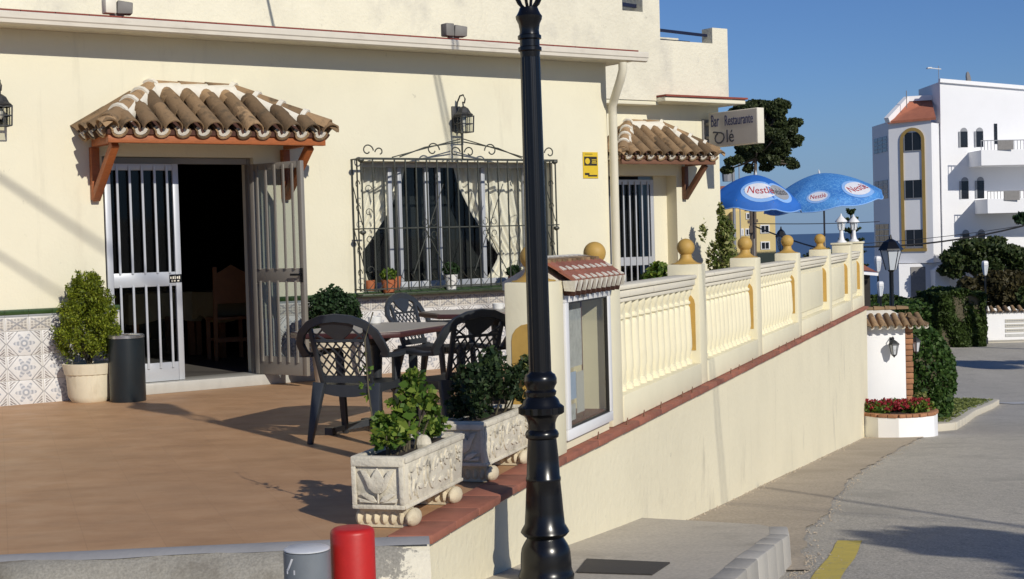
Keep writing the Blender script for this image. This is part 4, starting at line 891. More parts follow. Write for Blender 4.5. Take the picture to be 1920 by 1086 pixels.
# ------------------------------------------------------------ furniture of the dining room
def wood_chair(loc, rz, label):
    t = thing('wooden_chair', label, 'chair', loc, rz, 'wooden chairs inside the dining room')
    mb = MB(); mb.box(-.2, .2, -.2, .2, .44, .47); obj('seat', mb, 'chair_wood', t, bevel=.005)
    for x in (-.18, .18):
        mb = MB(); mb.box(x-.02, x+.02, .16, .2, 0, .439); obj('leg', mb, 'chair_wood', t)
        mb = MB(); mb.beam((x, -.19, 0), (x, -.25, 1.02), .04, .04); obj('leg', mb, 'chair_wood', t)
    mb = MB(); mb.prism([(-.16, .62), (.16, .62), (.16, .95), (.10, .98), (0, 1.04), (-.10, .98), (-.16, .95)], lambda x, z: (x, -.235-(z-.6)*.04, z), (0, .02, 0)); obj('backrest', mb, 'chair_wood', t)
    mb = MB(); mb.box(-.16, .16, .17, .19, .2, .23); mb.box(-.16, .16, -.21, -.19, .2, .24); obj('stretcher', mb, 'chair_wood', t)
wood_chair(FW(3.12, .09, -2.15), FROT+R(-12), 'wooden chair in the dark dining room beside the open door leaf')
wood_chair(FW(1.2, .09, -1.7), FROT+R(170), 'wooden chair seen dimly through the closed barred door leaf')
wood_chair(FW(.9, .09, -3.6), FROT+R(20), 'wooden chair deepest in the dining room behind the cloth covered table')
for k, (s, o, lab) in enumerate(((3.5, -2.75, 'cloth covered dining table behind the wooden chair in the doorway'), (2.75, -3.4, 'cloth covered dining table seen at the left of the open doorway'))):
    t = thing('dining_table', lab, 'table', FW(s, .09, o), FROT, 'dining tables inside')
    for x in (-.33, .33):
        for y_ in (-.33, .33): mb = MB(); mb.box(x-.03, x+.03, y_-.03, y_+.03, 0, .70); obj('leg', mb, 'chair_wood', t)
    mb = MB(); mb.box(-.42, .42, -.42, .42, .701, .73); obj('tabletop', mb, 'chair_wood', t)
    mb = MB(); vs = []; n_ = 40
    for j in range(4):
        for i in range(n_):
            a = 2*PI*i/n_; c_, s_ = math.cos(a), math.sin(a); q = .44/max(abs(c_), abs(s_)); drop = (0, 0, .13, .26+.08*(abs(c_*s_)*2))[j]; rr = q*(0.02 if j == 0 else 1+.012*j*math.sin(i*2.3)*(j > 1)); vs.append((c_*rr, s_*rr, .733-drop))
    mb.add(vs, [(j*n_+i, j*n_+(i+1) % n_, (j+1)*n_+(i+1) % n_, (j+1)*n_+i) for j in range(3) for i in range(n_)]); c_ = obj('tablecloth', mb, 'tablecloth', t, smooth=True)
t = thing('orange_stool', 'orange box shaped stool inside behind the closed door leaf', 'stool', FW(.75, .09, -1.0), FROT)
mb = MB(); mb.box(-.17, .17, -.17, .17, .40, .48); obj('seat', mb, 'orange_cloth', t, bevel=.02)
for x in (-.14, .14):
    for y_ in (-.14, .14): mb = MB(); mb.box(x-.02, x+.02, y_-.02, y_+.02, 0, .399); obj('leg', mb, 'orange_cloth', t)

# ------------------------------------------------------------ street lamp
LZ = pz(.16, 7.4)
lp = thing('street_lamp', 'black cast iron street lamp post standing on the pavement in front of the terrace', 'street lamp', (.132, 7.4, LZ), 0); lp.rotation_euler = (0, -.004, 0)
sc = 1/378.0
pr = [(1090, 52), (1082, 53), (1075, 50), (1068, 48), (1058, 48), (1040, 47), (1030, 45), (1022, 41), (1014, 36), (1010, 34), (1007, 40), (1000, 46), (995, 44), (985, 38), (960, 36), (930, 34), (905, 32), (903, 33), (897, 33), (895, 31.5), (860, 30), (830, 27.5), (824, 27), (821, 31), (815, 32), (810, 30), (806, 26), (795, 26), (786, 29), (780, 34), (776, 41), (764, 41), (758, 36), (750, 33), (744, 27), (740, 29), (735, 30), (731, 26), (727, 27), (720, 31), (710, 31), (703, 28), (700, 23), (697, 21.5)]
prof = [(r*sc, (1090-y)*sc) for y, r in pr]
mb = MB(); mb.lathe(prof, n=32, flute=(16, (1090-777)*sc, (1090-763)*sc, .05)); obj('base_column', mb, 'black_paint', lp, smooth=True, angle=38)
mb = MB(); z0_ = (1090-697)*sc; z1_ = (1090-110)*sc; mb.lathe([(.054, z0_), (.053, z0_+.5), (.047, z1_)], n=48, flute=(12, 0, 9, .045)); obj('fluted_shaft', mb, 'black_paint', lp, smooth=True, angle=50)
pr = [(110, 18), (100, 19), (98, 22), (92, 22), (90, 18.5), (78, 18.5), (76, 22), (70, 22), (68, 19), (60, 18), (48, 20), (40, 24), (34, 25), (30, 22), (24, 19), (18, 17)]
mb = MB(); mb.lathe([(r*sc, (1090-y)*sc) for y, r in pr], n=24); obj('capital', mb, 'black_paint', lp, smooth=True, angle=40)
zt = (1090-18)*sc
mb = MB(); zL = zt+.36
for k in range(6): a = k*PI/3+.3; mb.tube([(r_*math.cos(a), r_*math.sin(a), zt+z_) for r_, z_ in ((.02, -.01), (.05, .02), (.075, .07), (.082, .13), (.07, .20), (.045, .27), (.06, .34))], .008, 6)
obj('basket_arms', mb, 'black_paint', lp, smooth=True)
mb = MB(); mb.lathe([(.09, zL-.02), (.095, zL), (.06, zL+.001)], n=6); mb2 = []
for k in range(6):
    a = k*PI/3; mb.beam((.09*math.cos(a), .09*math.sin(a), zL), (.185*math.cos(a), .185*math.sin(a), zL+.36), .016, .016)
    a2 = a+PI/3; mb.beam((.185*math.cos(a), .185*math.sin(a), zL+.36), (.185*math.cos(a2), .185*math.sin(a2), zL+.36), .02, .02)
obj('lantern_frame', mb, 'black_paint', lp)
mb = MB(); mb.lathe([(.085, zL+.005), (.178, zL+.355)], n=6); obj('lantern_glass', mb, 'frosted_glass', lp)
mb = MB(); mb.lathe([(.21, zL+.37), (.20, zL+.385), (.13, zL+.45), (.08, zL+.50), (.06, zL+.56), (.03, zL+.58), (.015, zL+.64), (.001, zL+.68)], n=6); obj('lantern_roof', mb, 'black_paint', lp)
# bollards
def bollard(name, label, loc, r, h, mat, cap, dome, extra=False):
    t = thing(name, label, 'bollard', loc); mb = MB()
    mb.lathe([(r, 0), (r, h-dome), (r*.97, h-dome*.55), (r*.86, h-dome*.15), (r*.7, h), (.001, h+.002)], n=40); obj('post', mb, mat, t, smooth=True, angle=50)
    if cap: mb = MB(); mb.lathe([(r*.985, h+.002), (r*.985, h+.006), (r*.9, h+.010), (.001, h+.012)], n=40); obj('top_disc', mb, cap, t, smooth=True, angle=50)
    if extra:
        mb = MB(); 
        for a0, a1, z0_, z1_ in ((-141, -113, h-.075, h-.058),): mb.prism([(0, 0), (1, 0), (1, 1), (0, 1)], lambda p_, q_: (1.006*r*math.cos(R(a0+(a1-a0)*p_)), 1.006*r*math.sin(R(a0+(a1-a0)*p_)), z0_+(z1_-z0_)*q_), (0, -.001, 0))
        mb.prism([(0, .0), (.32, 0), (1.0, 1.0), (.72, 1.0)], lambda p_, q_: (1.008*r*math.cos(R(-141+24*p_)), 1.008*r*math.sin(R(-141+24*p_)), h-.062+.045*q_), (0, -.001, 0)); obj('reflective_mark', mb, 'reflector', t)
bollard('bollard', 'plain bright red bollard in front of the terrace step', (-.622, 5.55, -.38), .083, .628, 'red_paint', None, .018)
bollard('bollard', 'shorter grey bollard with pale disc top and white tape mark, beside the red one', (-.78, 5.45, -.38), .086, .568, 'bollard_grey', 'bollard_cap', .004, True)

# ------------------------------------------------------------ pots, bin, planters
def stems(mb, c, n_, h, spread, r=.006):
    for k in range(n_):
        a = random.uniform(0, 2*PI); s_ = random.uniform(.2, 1)*spread; mb.tube([c, c+Vector((s_*.4*math.cos(a), s_*.4*math.sin(a), h*.5)), c+Vector((s_*math.cos(a), s_*math.sin(a), h*random.uniform(.7, 1)))], r, 5, [1, .7, .3])
t = thing('potted_conifer', 'bright green conifer in a ribbed cream pot left of the main door', 'potted plant', (-3.72, 13.06, 0))
mb = MB(); mb.lathe([(.155, 0), (.165, .01), (.185, .05), (.20, .24), (.212, .245), (.225, .30), (.232, .335), (.215, .34), (.205, .30), (.001, .295)], n=48, flute=(24, .02, .24, .018)); obj('pot', mb, 'pot_cream', t, smooth=True, angle=40)
mb = MB(); mb.lathe([(.202, .30), (.15, .315), (.001, .32)], n=16); obj('soil', mb, 'soil', t)
pts = []; nrm = []
for k in range(230):
    z = random.uniform(0, 1); rr = .255*(1-.10*abs(z-.3))*(math.sqrt(max(0, 1-((z-.30)/.72)**2)))*(1.06-.38*max(0, z-.3)); a = random.uniform(0, 2*PI); q = rr*random.uniform(.55, 1)
    c0 = np.array([q*math.cos(a), q*math.sin(a), .40+.66*z]); d = np.array([math.cos(a)*.35, math.sin(a)*.35, 1]); d /= np.linalg.norm(d)
    tt = rng.random(75); spread = .035*(1-tt*.6); pts.append(c0+d*(tt[:, None]*.12-.03)+rng.normal(size=(75, 3))*spread[:, None]*.7)
pts.append(blob(2500, (0, 0, .68), (.19, .19, .27), .5)); pts = np.concatenate(pts); leaves('foliage', pts, .0105, 'conifer_leaf', t, 2.4)
mb = MB(); stems(mb, Vector((0, 0, .3)), 8, .3, .14, .012); obj('stem', mb, 'stem', t)
t = thing('litter_bin', 'black cylindrical bin with a steel rim beside the conifer pot', 'bin', (-3.37, 12.98, 0))
mb = MB(); mb.lathe([(.152, 0), (.154, .01), (.154, .545), (.148, .55)], n=40); obj('body', mb, 'bin_plastic', t, smooth=True, angle=40)
mb = MB(); mb.lathe([(.156, .551), (.156, .575), (.14, .582), (.12, .575), (.11, .56)], n=40); obj('rim', mb, 'steel', t, smooth=True, angle=40)
t = thing('potted_shrub', 'rounded dark green shrub in a square cream planter against the tiled wall', 'potted plant', (-1.66, 13.95, 0), R(35))
mb = MB(); mb.lathe([(.19, 0), (.20, .01), (.235, .36), (.25, .365), (.255, .41), (.225, .41), (.22, .37), (.001, .365)], n=36); obj('pot', mb, 'pot_cream', t, smooth=True, angle=35)
leaves('foliage', blob(7000, (0, 0, .66), (.28, .28, .28), .4, 26, .42), .022, 'shrub_leaf', t); mb = MB(); stems(mb, Vector((0, 0, .37)), 8, .25, .15, .01); obj('stem', mb, 'stem', t)
for lab, s, o, mt, r_, h, lf, lr in (('terracotta pot of green succulent on the window sill, left', 3.87, .07, 'terracotta', .075, .13, 'rose_leaf', .085), ('white pot of blue green plant on the window sill, centre', 4.62, .07, 'cup_white', .07, .155, 'shrub_leaf', .095), ('small plant pot at the right end of the window sill', 5.42, .07, 'terracotta', .07, .11, 'shrub_leaf', .085), ('orange pot inside the window sill corner behind the bars', 3.75, -.10, 'terracotta', .06, .10, 'shrub_leaf', .001), ('small brown pot standing beside the terracotta succulent', 4.04, -.08, 'terracotta', .06, .13, 'shrub_leaf', .001)):
    t = thing('sill_pot', lab, 'potted plant', FW(s, .842 if o < 0 else .816, o), 0, 'pots on the window sill')
    mb = MB(); mb.lathe([(r_*.72, 0), (r_*.9, h*.5) if mt == 'terracotta' else (r_*.86, h*.5), (r_, h), (r_*.9, h), (.001, h-.01)], n=24); obj('pot', mb, mt, t, smooth=True, angle=35)
    if lr > .01: leaves('foliage', blob(700, (0, 0, h+lr*.6), (lr, lr, lr*.75), .2), .022, lf, t, 1.5)
# carved troughs
def trough(name, label, loc, rz):
    t = thing(name, label, 'planter', loc, rz, 'carved stone troughs on the terrace edge'); L, Wd, z0_, z1_ = .84, .27, .09, .335
    mb = MB(); tp = .012                                                    # local y along, x across; near end at y=0
    def ringv(x0_, x1_, y0_, y1_, z): return [(x0_, y0_, z), (x1_, y0_, z), (x1_, y1_, z), (x0_, y1_, z)]
    vs = ringv(-Wd/2+tp, Wd/2-tp, tp, L-tp, z0_)+ringv(-Wd/2, Wd/2, 0, L, z1_)+ringv(-Wd/2+.035, Wd/2-.035, .035, L-.035, z1_)+ringv(-Wd/2+.04, Wd/2-.04, .04, L-.04, z1_-.035)
    fs = [(0, 3, 2, 1)]+[(4*k+i, 4*k+(i+1) % 4, 4*k+4+(i+1) % 4, 4*k+4+i) for k in range(3) for i in range(4)]+[(12, 13, 14, 15)]
    mb.add(vs, fs); obj('body', mb, 'trough_stone', t, bevel=.006)
    # raised frame and carving, end face
    mb = MB(); y_ = .006
    def onend(a, z): return (a, y_-.004-(z-z0_)/(z1_-z0_)*.008, z)
    x1_ = Wd/2-.02
    for a0, a1, b0, b1 in ((-x1_-.012, x1_+.012, z1_-.045, z1_-.012), (-x1_-.012, x1_+.012, z0_+.004, z0_+.024), (-x1_-.012, -x1_+.010, z0_+.024, z1_-.045), (x1_-.010, x1_+.012, z0_+.024, z1_-.045)):
        mb.prism([(a0, b0), (a1, b0), (a1, b1), (a0, b1)], onend, (0, -.010, 0))
    obj('end_frame', mb, 'trough_stone', t, bevel=.003)
    mb = MB()
    tul = [(0, .165), (-.02, .17), (-.045, .19), (-.058, .225), (-.085, .278), (-.052, .270), (-.032, .235), (-.018, .262), (0, .285), (.018, .262), (.032, .235), (.052, .270), (.085, .278), (.058, .225), (.045, .19), (.02, .17)]
    mb.prism(tul, onend, (0, -.012, 0)); mb.prism([(-.004, .12), (.004, .12), (.004, .168), (-.004, .168)], onend, (0, -.010, 0))
    for sg_ in (-1, 1):
        mb.prism([(sg_*.004, .125), (sg_*.04, .13), (sg_*.09, .165), (sg_*.06, .168), (sg_*.025, .155)], onend, (0, -.010, 0)); mb.prism([(sg_*.01, .122), (sg_*.09, .125), (sg_*.095, .145), (sg_*.05, .133)], onend, (0, -.010, 0))
    obj('tulip_carving', mb, 'trough_stone', t, bevel=.003)
    mb = MB(); rs = random.Random(5)
    def onside(a, z): return (Wd/2-.004-(z1_-z)/(z1_-z0_)*.012, a, z)
    for a0, a1, b0, b1 in ((.0, L, z1_-.03, z1_-.004), (.01, L-.01, z0_+.002, z0_+.018)): mb.prism([(a0, b0), (a1, b0), (a1, b1), (a0, b1)], onside, (.011, 0, 0))
    obj('side_frame', mb, 'trough_stone', t, bevel=.003)
    mb = MB()
    for k in range(46):
        cy, cz, an, ln = rs.uniform(.06, L-.06), rs.uniform(z0_+.05, z1_-.06), rs.uniform(0, 2*PI), rs.uniform(.022, .045)
        pl = [(-1, 0), (-.3, .32), (.5, .28), (1, 0), (.4, -.25), (-.4, -.3)]
        mb.prism([(cy+ln*(p_*math.cos(an)-q_*math.sin(an)), cz+ln*(p_*math.sin(an)+q_*math.cos(an))) for p_, q_ in pl], onside, (.012, 0, 0))
    obj('leaf_carving', mb, 'trough_stone', t, bevel=.002)
    for yc in (.085, L-.16):                                                   # clawed feet
        mb = MB(); n_ = 7; mb.box(-.11, .12, yc-.045, yc+.045, .004, .088)
        for k in range(n_):
            xx = -.12+.25*k/(n_-1); r_ = .0255 if k < n_-1 else .031
            mb.lathe([(r_*math.sin(PI*i/8)+.0005, (-math.cos(PI*i/8))*.042) for i in range(9)], (xx+.005, yc, .045), 12, sq=2.5)
        obj('clawed_foot', mb, 'trough_foot_stone', t, smooth=True, angle=50)
    mb = MB(); mb.box(-Wd/2+.041, Wd/2-.041, .041, L-.041, z1_-.05, z1_-.02); obj('soil', mb, 'soil', t)
    return t
rT = math.atan2(-.30, .95)
t1 = trough('stone_trough', 'nearer carved stone trough with a tulip relief and light green rose bush', (-.635, 6.78, 0), math.atan2(-.285, .96))
t2 = trough('stone_trough', 'farther carved stone trough with a dense dark green bush, crossed by the lamp shadow', (-.29, 8.02, 0), math.atan2(-.30, .95))
def bush(t, lumps, mat, size, n_, stm=True):
    P = []
    for (x, y_, z, r_, h) in lumps: P.append(blob(int(n_*r_*r_*h*2000)+60, (x, y_, z), (r_, r_, h), .15, 12, .3))
    leaves('foliage', np.concatenate(P), size, mat, t, 1.35, jit=.35)
    mb = MB()
    for (x, y_, z, r_, h) in lumps: mb.tube([(x*.3, y_, .3), (x*.6, y_, z*.6+.1), (x, y_, z+h*.3)], .005, 5, [1.3, 1, .6])
    obj('stem', mb, 'stem', t)
bush(t1, [(.0, .12, .40, .09, .06), (-.02, .18, .46, .09, .07), (.05, .20, .42, .09, .06), (.03, .28, .54, .09, .07), (.08, .30, .60, .09, .06), (.04, .38, .66, .07, .06), (.10, .40, .55, .07, .05), (.12, .44, .50, .05, .04), (.01, .34, .48, .07, .06), (.03, .70, .39, .09, .05), (.05, .62, .38, .08, .04)], 'rose_leaf', .027, 66)
mb = MB(); mb.tube([(-.09, .22, .33), (-.13, .24, .6), (-.15, .26, .85), (-.12, .3, .98)], .004, 5); obj('bare_stem', mb, 'stem', t1)
leaves('sparse_leaves', np.concatenate([blob(12, (-.14, .25, z), (.05, .05, .05), .1) for z in (.62, .74)]), .018, 'rose_leaf', t1)
mb = MB(); mb.ball((.06, .44, .335), .045, 10, 6); obj('stone', mb, 'trough_stone', t1)
bush(t2, [(-.06, .12, .40, .11, .07), (.0, .16, .46, .13, .10), (-.04, .26, .54, .13, .10), (.04, .32, .55, .14, .11), (.03, .44, .62, .11, .09), (.10, .48, .48, .12, .09), (-.02, .55, .48, .13, .10), (.12, .62, .55, .09, .07), (.16, .70, .58, .06, .06), (.12, .60, .42, .10, .05), (.05, .1, .39, .09, .05)], 'dark_rose_leaf', .022, 92)
leaves('yellowing_leaves', blob(170, (.17, .72, .56), (.07, .08, .09), .2), .026, 'variegated_leaf', t2)

# ------------------------------------------------------------ plastic chairs and tables
def make_chair(label, loc, rz):
    t = thing('plastic_chair', label, 'chair', loc, rz, 'dark plastic lattice chairs on the terrace')
    back = lambda z: -.20-.16*max(0, z-.43)/.45
    mb = MB()
    vs = []; nx = 8
    for yy, zz in ((-.22, .425), (.0, .415), (.2, .435), (.245, .42), (.245, .375), (-.22, .360)):
        for i in range(nx+1): x = -.21+.42*i/nx; vs.append((x*(1 if yy < .1 else 1.08), yy, zz-.012*math.cos(x/.21*PI/2)-(.02*math.cos(x/.21*PI/2) if zz < .38 else 0)))
    fs = [((j % 6)*(nx+1)+i, (j % 6)*(nx+1)+i+1, ((j+1) % 6)*(nx+1)+i+1, ((j+1) % 6)*(nx+1)+i) for j in range(6) for i in range(nx)]+[tuple(j*(nx+1) for j in range(6)), tuple(j*(nx+1)+nx for j in range(6))[::-1]]
    mb.add(vs, fs); obj('seat', mb, 'chair_plastic', t, smooth=True, angle=50)
    # hoop running from arm to arm
    hp = [(-.285, .625), (-.30, .66), (-.295, .72), (-.265, .79), (-.20, .85), (-.11, .885), (0, .897)]; hp = hp+[(-x, z) for x, z in hp[-2::-1]]
    P = [Vector((x, back(z)+(.03 if z < .68 else 0), z)) for x, z in hp]
    hm = MB(); hm.sweep(P, [(-.026, -.012), (.026, -.012), (.031, .004), (.026, .016), (-.026, .016), (-.031, .004)], (0, 1, .0)); obj('back_hoop', hm, 'chair_plastic', t, smooth=True, angle=45)
    for sg_ in (-1, 1):
        mb = MB(); mb.sweep([Vector((sg_*.285, back(.6)+.03, .625)), Vector((sg_*.295, -.10, .622)), Vector((sg_*.295, .08, .632)), Vector((sg_*.285, .19, .625)), Vector((sg_*.28, .225, .59))], [(-.030, -.014), (.030, -.014), (.030, .010), (.018, .018), (-.018, .018), (-.030, .010)]); obj('armrest', mb, 'chair_plastic', t, smooth=True, angle=45)
        mb = MB(); mb.beam((sg_*.28, .215, .60), (sg_*.265, .25, 0), .055, .045, (0, 1, 0), .040, .035); obj('leg', mb, 'chair_plastic', t, bevel=.008)
        mb = MB(); mb.beam((sg_*.205, -.215, .43), (sg_*.245, -.30, 0), .085, .05, (0, 1, 0), .036, .035); obj('leg', mb, 'chair_plastic', t, bevel=.008)
        mb = MB(); mb.beam((sg_*.175, back(.42)-.01, .40), (sg_*.20, back(.80), .82), .032, .026, (0, 1, 0)); obj('back_post', mb, 'chair_plastic', t, bevel=.005)
    mb = MB(); mb.beam((-.18, back(.45), .455), (.18, back(.45), .455), .028, .05); obj('lower_rail', mb, 'chair_plastic', t); mb = MB(); mb.beam((-.185, back(.74), .735), (.185, back(.74), .735), .016, .020); obj('upper_rail', mb, 'chair_plastic', t); mb = MB(); mb.prism([(-.10, .80), (-.07, .775), (-.03, .745), (0, .735), (.03, .745), (.07, .775), (.10, .80), (.13, .86), (0, .885), (-.13, .86)], lambda x, z: (x, back(z)-.008, z), (0, .016, 0)); obj('back_crest', mb, 'chair_plastic', t)
    lb = MB(); x0_, x1_, z0_, z1_ = -.175, .175, .47, .73
    for k in range(-9, 10):
        for sg_ in (-1, 1):
            pts = []
            for q in (0, 1):
                pass
            c_ = k*.062; m_ = 1.25*sg_                                           # z = z0 + m*(x-c)
            cand = []
            for x in (x0_, x1_):
                z = (z0_+z1_)/2+m_*(x-c_)
                if z0_ <= z <= z1_: cand.append((x, z))
            for z in (z0_, z1_):
                x = c_+(z-(z0_+z1_)/2)/m_
                if x0_ < x < x1_: cand.append((x, z))
            if len(cand) >= 2:
                (xa, za), (xb, zb_) = cand[0], cand[1]; lb.beam((xa, back(za)+.003*sg_, za), (xb, back(zb_)+.003*sg_, zb_), .010, .007, (0, 1, 0))
    for xa, za, xb, zb_ in ((-.18, .75, -.06, .86), (.18, .75, .06, .86), (-.20, .80, -.10, .74), (.20, .80, .10, .74)): lb.beam((xa, back(za), za), (xb, back(zb_), zb_), .012, .008, (0, 1, 0))
    obj('lattice', lb, 'chair_plastic', t)
    t.scale = (1, 1, .93)
    return t
ch = make_chair('dark plastic lattice chair with its back to the camera, left of the front table', (-1.02, 9.98, 0), R(-21))
copy_tree(ch, (-.44, 10.05, 0), R(40), 'dark plastic lattice chair at the right side of the front table, behind the dark bush')
copy_tree(ch, (-.70, 13.3, 0), R(-118), 'dark plastic lattice chair against the tiled wall beneath the window')
copy_tree(ch, (.40, 12.5, 0), R(80), 'dark plastic chair mostly hidden behind the first balustrade pier')
def make_table(label, loc, rz):
    t = thing('octagonal_table', label, 'table', loc, rz, 'taupe topped terrace tables'); a, b_, c_ = .42, .60, .15
    pl = [(-a, -b_+c_), (-a+c_, -b_), (a-c_, -b_), (a, -b_+c_), (a, b_-c_), (a-c_, b_), (-a+c_, b_), (-a, b_-c_)]
    mb = MB(); mb.prism(pl, lambda x, y_: (x, y_, .682), (0, 0, .038)); obj('edge_band', mb, 'table_edge', t, bevel=.008)
    mb = MB(); mb.prism([(x*.95, y_*.965) for x, y_ in pl], lambda x, y_: (x, y_, .7205), (0, 0, .004)); obj('tabletop', mb, 'table_top', t)
    mb = MB(); mb.lathe([(.035, .06), (.03, .3), (.045, .60), (.16, .681)], n=12); obj('pedestal', mb, 'chair_plastic', t, smooth=True)
    for k in range(4):
        an = PI/4+k*PI/2; mb = MB(); mb.beam((0, 0, .075), (.33*math.cos(an), .38*math.sin(an), .03), .05, .05, w2=.035, h2=.03); mb.box(.33*math.cos(an)-.03, .33*math.cos(an)+.03, .38*math.sin(an)-.03, .38*math.sin(an)+.03, 0, .05); obj('leg', mb, 'chair_plastic', t)
    return t
tb = make_table('front octagonal table with a taupe top and dark red edge between the chairs', (-.96, 10.42, 0), R(-22))
copy_tree(tb, (-.14, 12.55, 0), R(-70), 'second octagonal table with a taupe top and dark red edge, behind the right chair')
for k, (x, y_, lab) in enumerate(((-1.0, 10.80, 'small white cup on the front table'), (-.12, 12.55, 'small white cup on the second table'))):
    mb = MB(); mb.lathe([(.035, 0), (.045, .01), (.052, .055), (.046, .055), (.038, .012), (.001, .01)], n=20); tag(obj('cup', mb, 'cup_white', loc=(x, y_, .725), smooth=True), lab, 'cup', 'white cups on the tables')

# plants by the side wall
t = thing('potted_bush', 'tall variegated bush standing by the corner of the side wall', 'potted plant', FW(10.95, 0, -2.6))
leaves('foliage', np.concatenate([blob(900, (0, 0, .95), (.24, .24, .34), .3, 12), blob(700, (.05, 0, 1.3), (.15, .15, .28), .3, 10), blob(160, (.0, 0, 1.62), (.06, .06, .16), .2), blob(60, (-.25, 0, 1.35), (.06, .06, .2), .2), blob(600, (.02, 0, .65), (.2, .2, .3), .3)]), .035, 'variegated_leaf', t, 1.8)
mb = MB(); mb.lathe([(.13, 0), (.18, .3), (.19, .34), (.001, .33)], n=16); obj('pot', mb, 'pot_cream', t, smooth=True); mb = MB(); stems(mb, Vector((0, 0, .3)), 7, 1.0, .12, .012); obj('stem', mb, 'stem', t)
t = thing('potted_bush', 'low bright green bush behind the balustrade by the side door', 'potted plant', FW(8.9, 0, -1.6))
leaves('foliage', blob(1500, (0, 0, .72), (.24, .24, .26), .3, 14), .04, 'rose_leaf', t, 1.5)
mb = MB(); mb.lathe([(.13, 0), (.18, .4), (.19, .44), (.001, .43)], n=16); obj('pot', mb, 'pot_cream', t, smooth=True)

# ------------------------------------------------------------ parasols on the far terrace
def parasol(name, label, loc, rad, zr, za, tiltv, mat, logos, n=8, rot0=.2):
    t = thing(name, label, 'parasol', loc, 0, 'blue parasols on the far terrace')
    tm = Matrix.Translation((0, 0, zr-.25)) @ Matrix.Rotation(tiltv[0], 4, 'X') @ Matrix.Rotation(tiltv[1], 4, 'Y') @ Matrix.Translation((0, 0, -(zr-.25)))
    def surf(a, q, off=0):
        ph = (a-rot0) % (2*PI/n); sag = math.sin(ph*n/2); rr = rad*q*(1-.035*sag*q); z = za-(za-zr)*(q**1.7)-.035*sag*q*q+off; return tm @ Vector((rr*math.cos(a), rr*math.sin(a), z))
    mb = MB(); na, nr = n*8, 10; vs = [surf(2*PI*i/na, (j+.02)/nr) for j in range(nr+1) for i in range(na)]; vs = []
    for j in range(nr+1):
        for i in range(na): vs.append(surf(2*PI*i/na, max(j/nr, .005)))
    for i in range(na):
        a = 2*PI*i/na; p = surf(a, 1.0); vs.append(p+(tm.to_3x3() @ Vector((.01*math.cos(a), .01*math.sin(a), -.11-.02*abs(math.sin((a-rot0)*n/2))))))
    mb.add(vs, [(j*na+i, j*na+(i+1) % na, (j+1)*na+(i+1) % na, (j+1)*na+i) for j in range(nr+1) for i in range(na)]); obj('canopy', mb, mat, t, smooth=True, angle=60)
    mb = MB(); rim_ = [Vector(vs[-na+i]) for i in range(na)]; mb.tube(rim_+[rim_[0]], .011, 5); obj('edge_piping', mb, 'logo_pale_blue', t)
    for k in range(n):
        a = rot0+2*PI*k/n; mb = MB(); mb.tube([surf(a, .02, -.02), surf(a, .5, -.02), surf(a, .98, -.015)], .006, 5); obj('rib', mb, 'metal_grey', t)
    mb = MB(); mb.tube([Vector((0, 0, 0)), tm @ Vector((0, 0, zr-.25)), tm @ Vector((0, 0, za+.04))], .019, 8); obj('pole', mb, 'metal_grey', t)
    mb = MB(); mb.lathe([(.02, za+.0), (.022, za+.03), (.008, za+.06), (.001, za+.09)], n=8).xf(tm); obj('finial', mb, 'cup_white', t)
    mb = MB(); mb.lathe([(.25, 0), (.25, .05), (.06, .08), (.03, .3)], n=20); obj('base', mb, 'metal_grey', t, smooth=True)
    def mark(a0, q0, ca, sa_, mt, off):
        # ellipse decal that follows the cloth
        mb = MB(); vs = [surf(a0, q0, off)]; N = 28
        for rr in (.5, 1):
            for i in range(N): vs.append(surf(a0+ca*rr*math.cos(2*PI*i/N), q0+sa_*rr*math.sin(2*PI*i/N), off))
        mb.add(vs, [(0, 1+i, 1+(i+1) % N) for i in range(N)]+[(1+i, 1+N+i, 1+N+(i+1) % N, 1+(i+1) % N) for i in range(N)]); obj('logo_patch', mb, mt, t)
    for (a0, q0, ca, sa_, txt, tmat, back_) in logos:
        mark(a0, q0, ca*1.22, sa_*1.35, 'logo_pale_blue', .006); mark(a0, q0, ca, sa_, back_, .010)
        tx = text_mb(txt, 1, 1, 0, 'CENTER'); xs = [v[0] for v in tx.v]; sw = 1.6*ca/(max(xs)-min(xs)); m2 = MB()
        m2.v = [tuple(surf(a0+x*sw, q0-(y_-.36)*sa_*1.25, .015)) for x, y_, z in tx.v]; m2.f = tx.f
        obj_raw('lettering', m2, tmat, t)
    return t
FA = -PI/2                          # angle facing the camera
parasol('parasol', 'plain deep blue parasol with a large oval logo, beside the building corner', (4.56, 28.0, 0), .90, 1.92, 2.41, (R(3), R(4)), 'umbrella_blue',
        [(FA+.0, .70, .46, .20, 'Nestlé', 'logo_red', 'logo_white'), (FA+.62, .72, .30, .18, 'helados', 'logo_dark', 'logo_grey')], rot0=.25)
parasol('parasol', 'water patterned light blue parasol with small oval logos, farther right', (6.22, 29.6, 0), 1.18, 1.98, 2.47, (R(4), R(-7)), 'umbrella_water',
        [(FA-.28, .84, .19, .10, 'Nestlé', 'logo_red', 'logo_white'), (FA+.62, .80, .30, .16, 'Nestlé', 'logo_red', 'logo_white')], rot0=.05)
copy_tree(tb, (4.2, 27.2, 0), R(10), 'dark table under the plain blue parasol at the terrace end')
copy_tree(ch, (4.75, 26.4, 0), R(40), 'dark plastic chair under the plain blue parasol near the terrace end')
copy_tree(ch, (3.7, 26.3, 0), R(-30), 'dark plastic chair by the building corner near the blue parasol')
copy_tree(ch, (5.4, 27.6, 0), R(100), 'dark plastic chair between the two blue parasols')

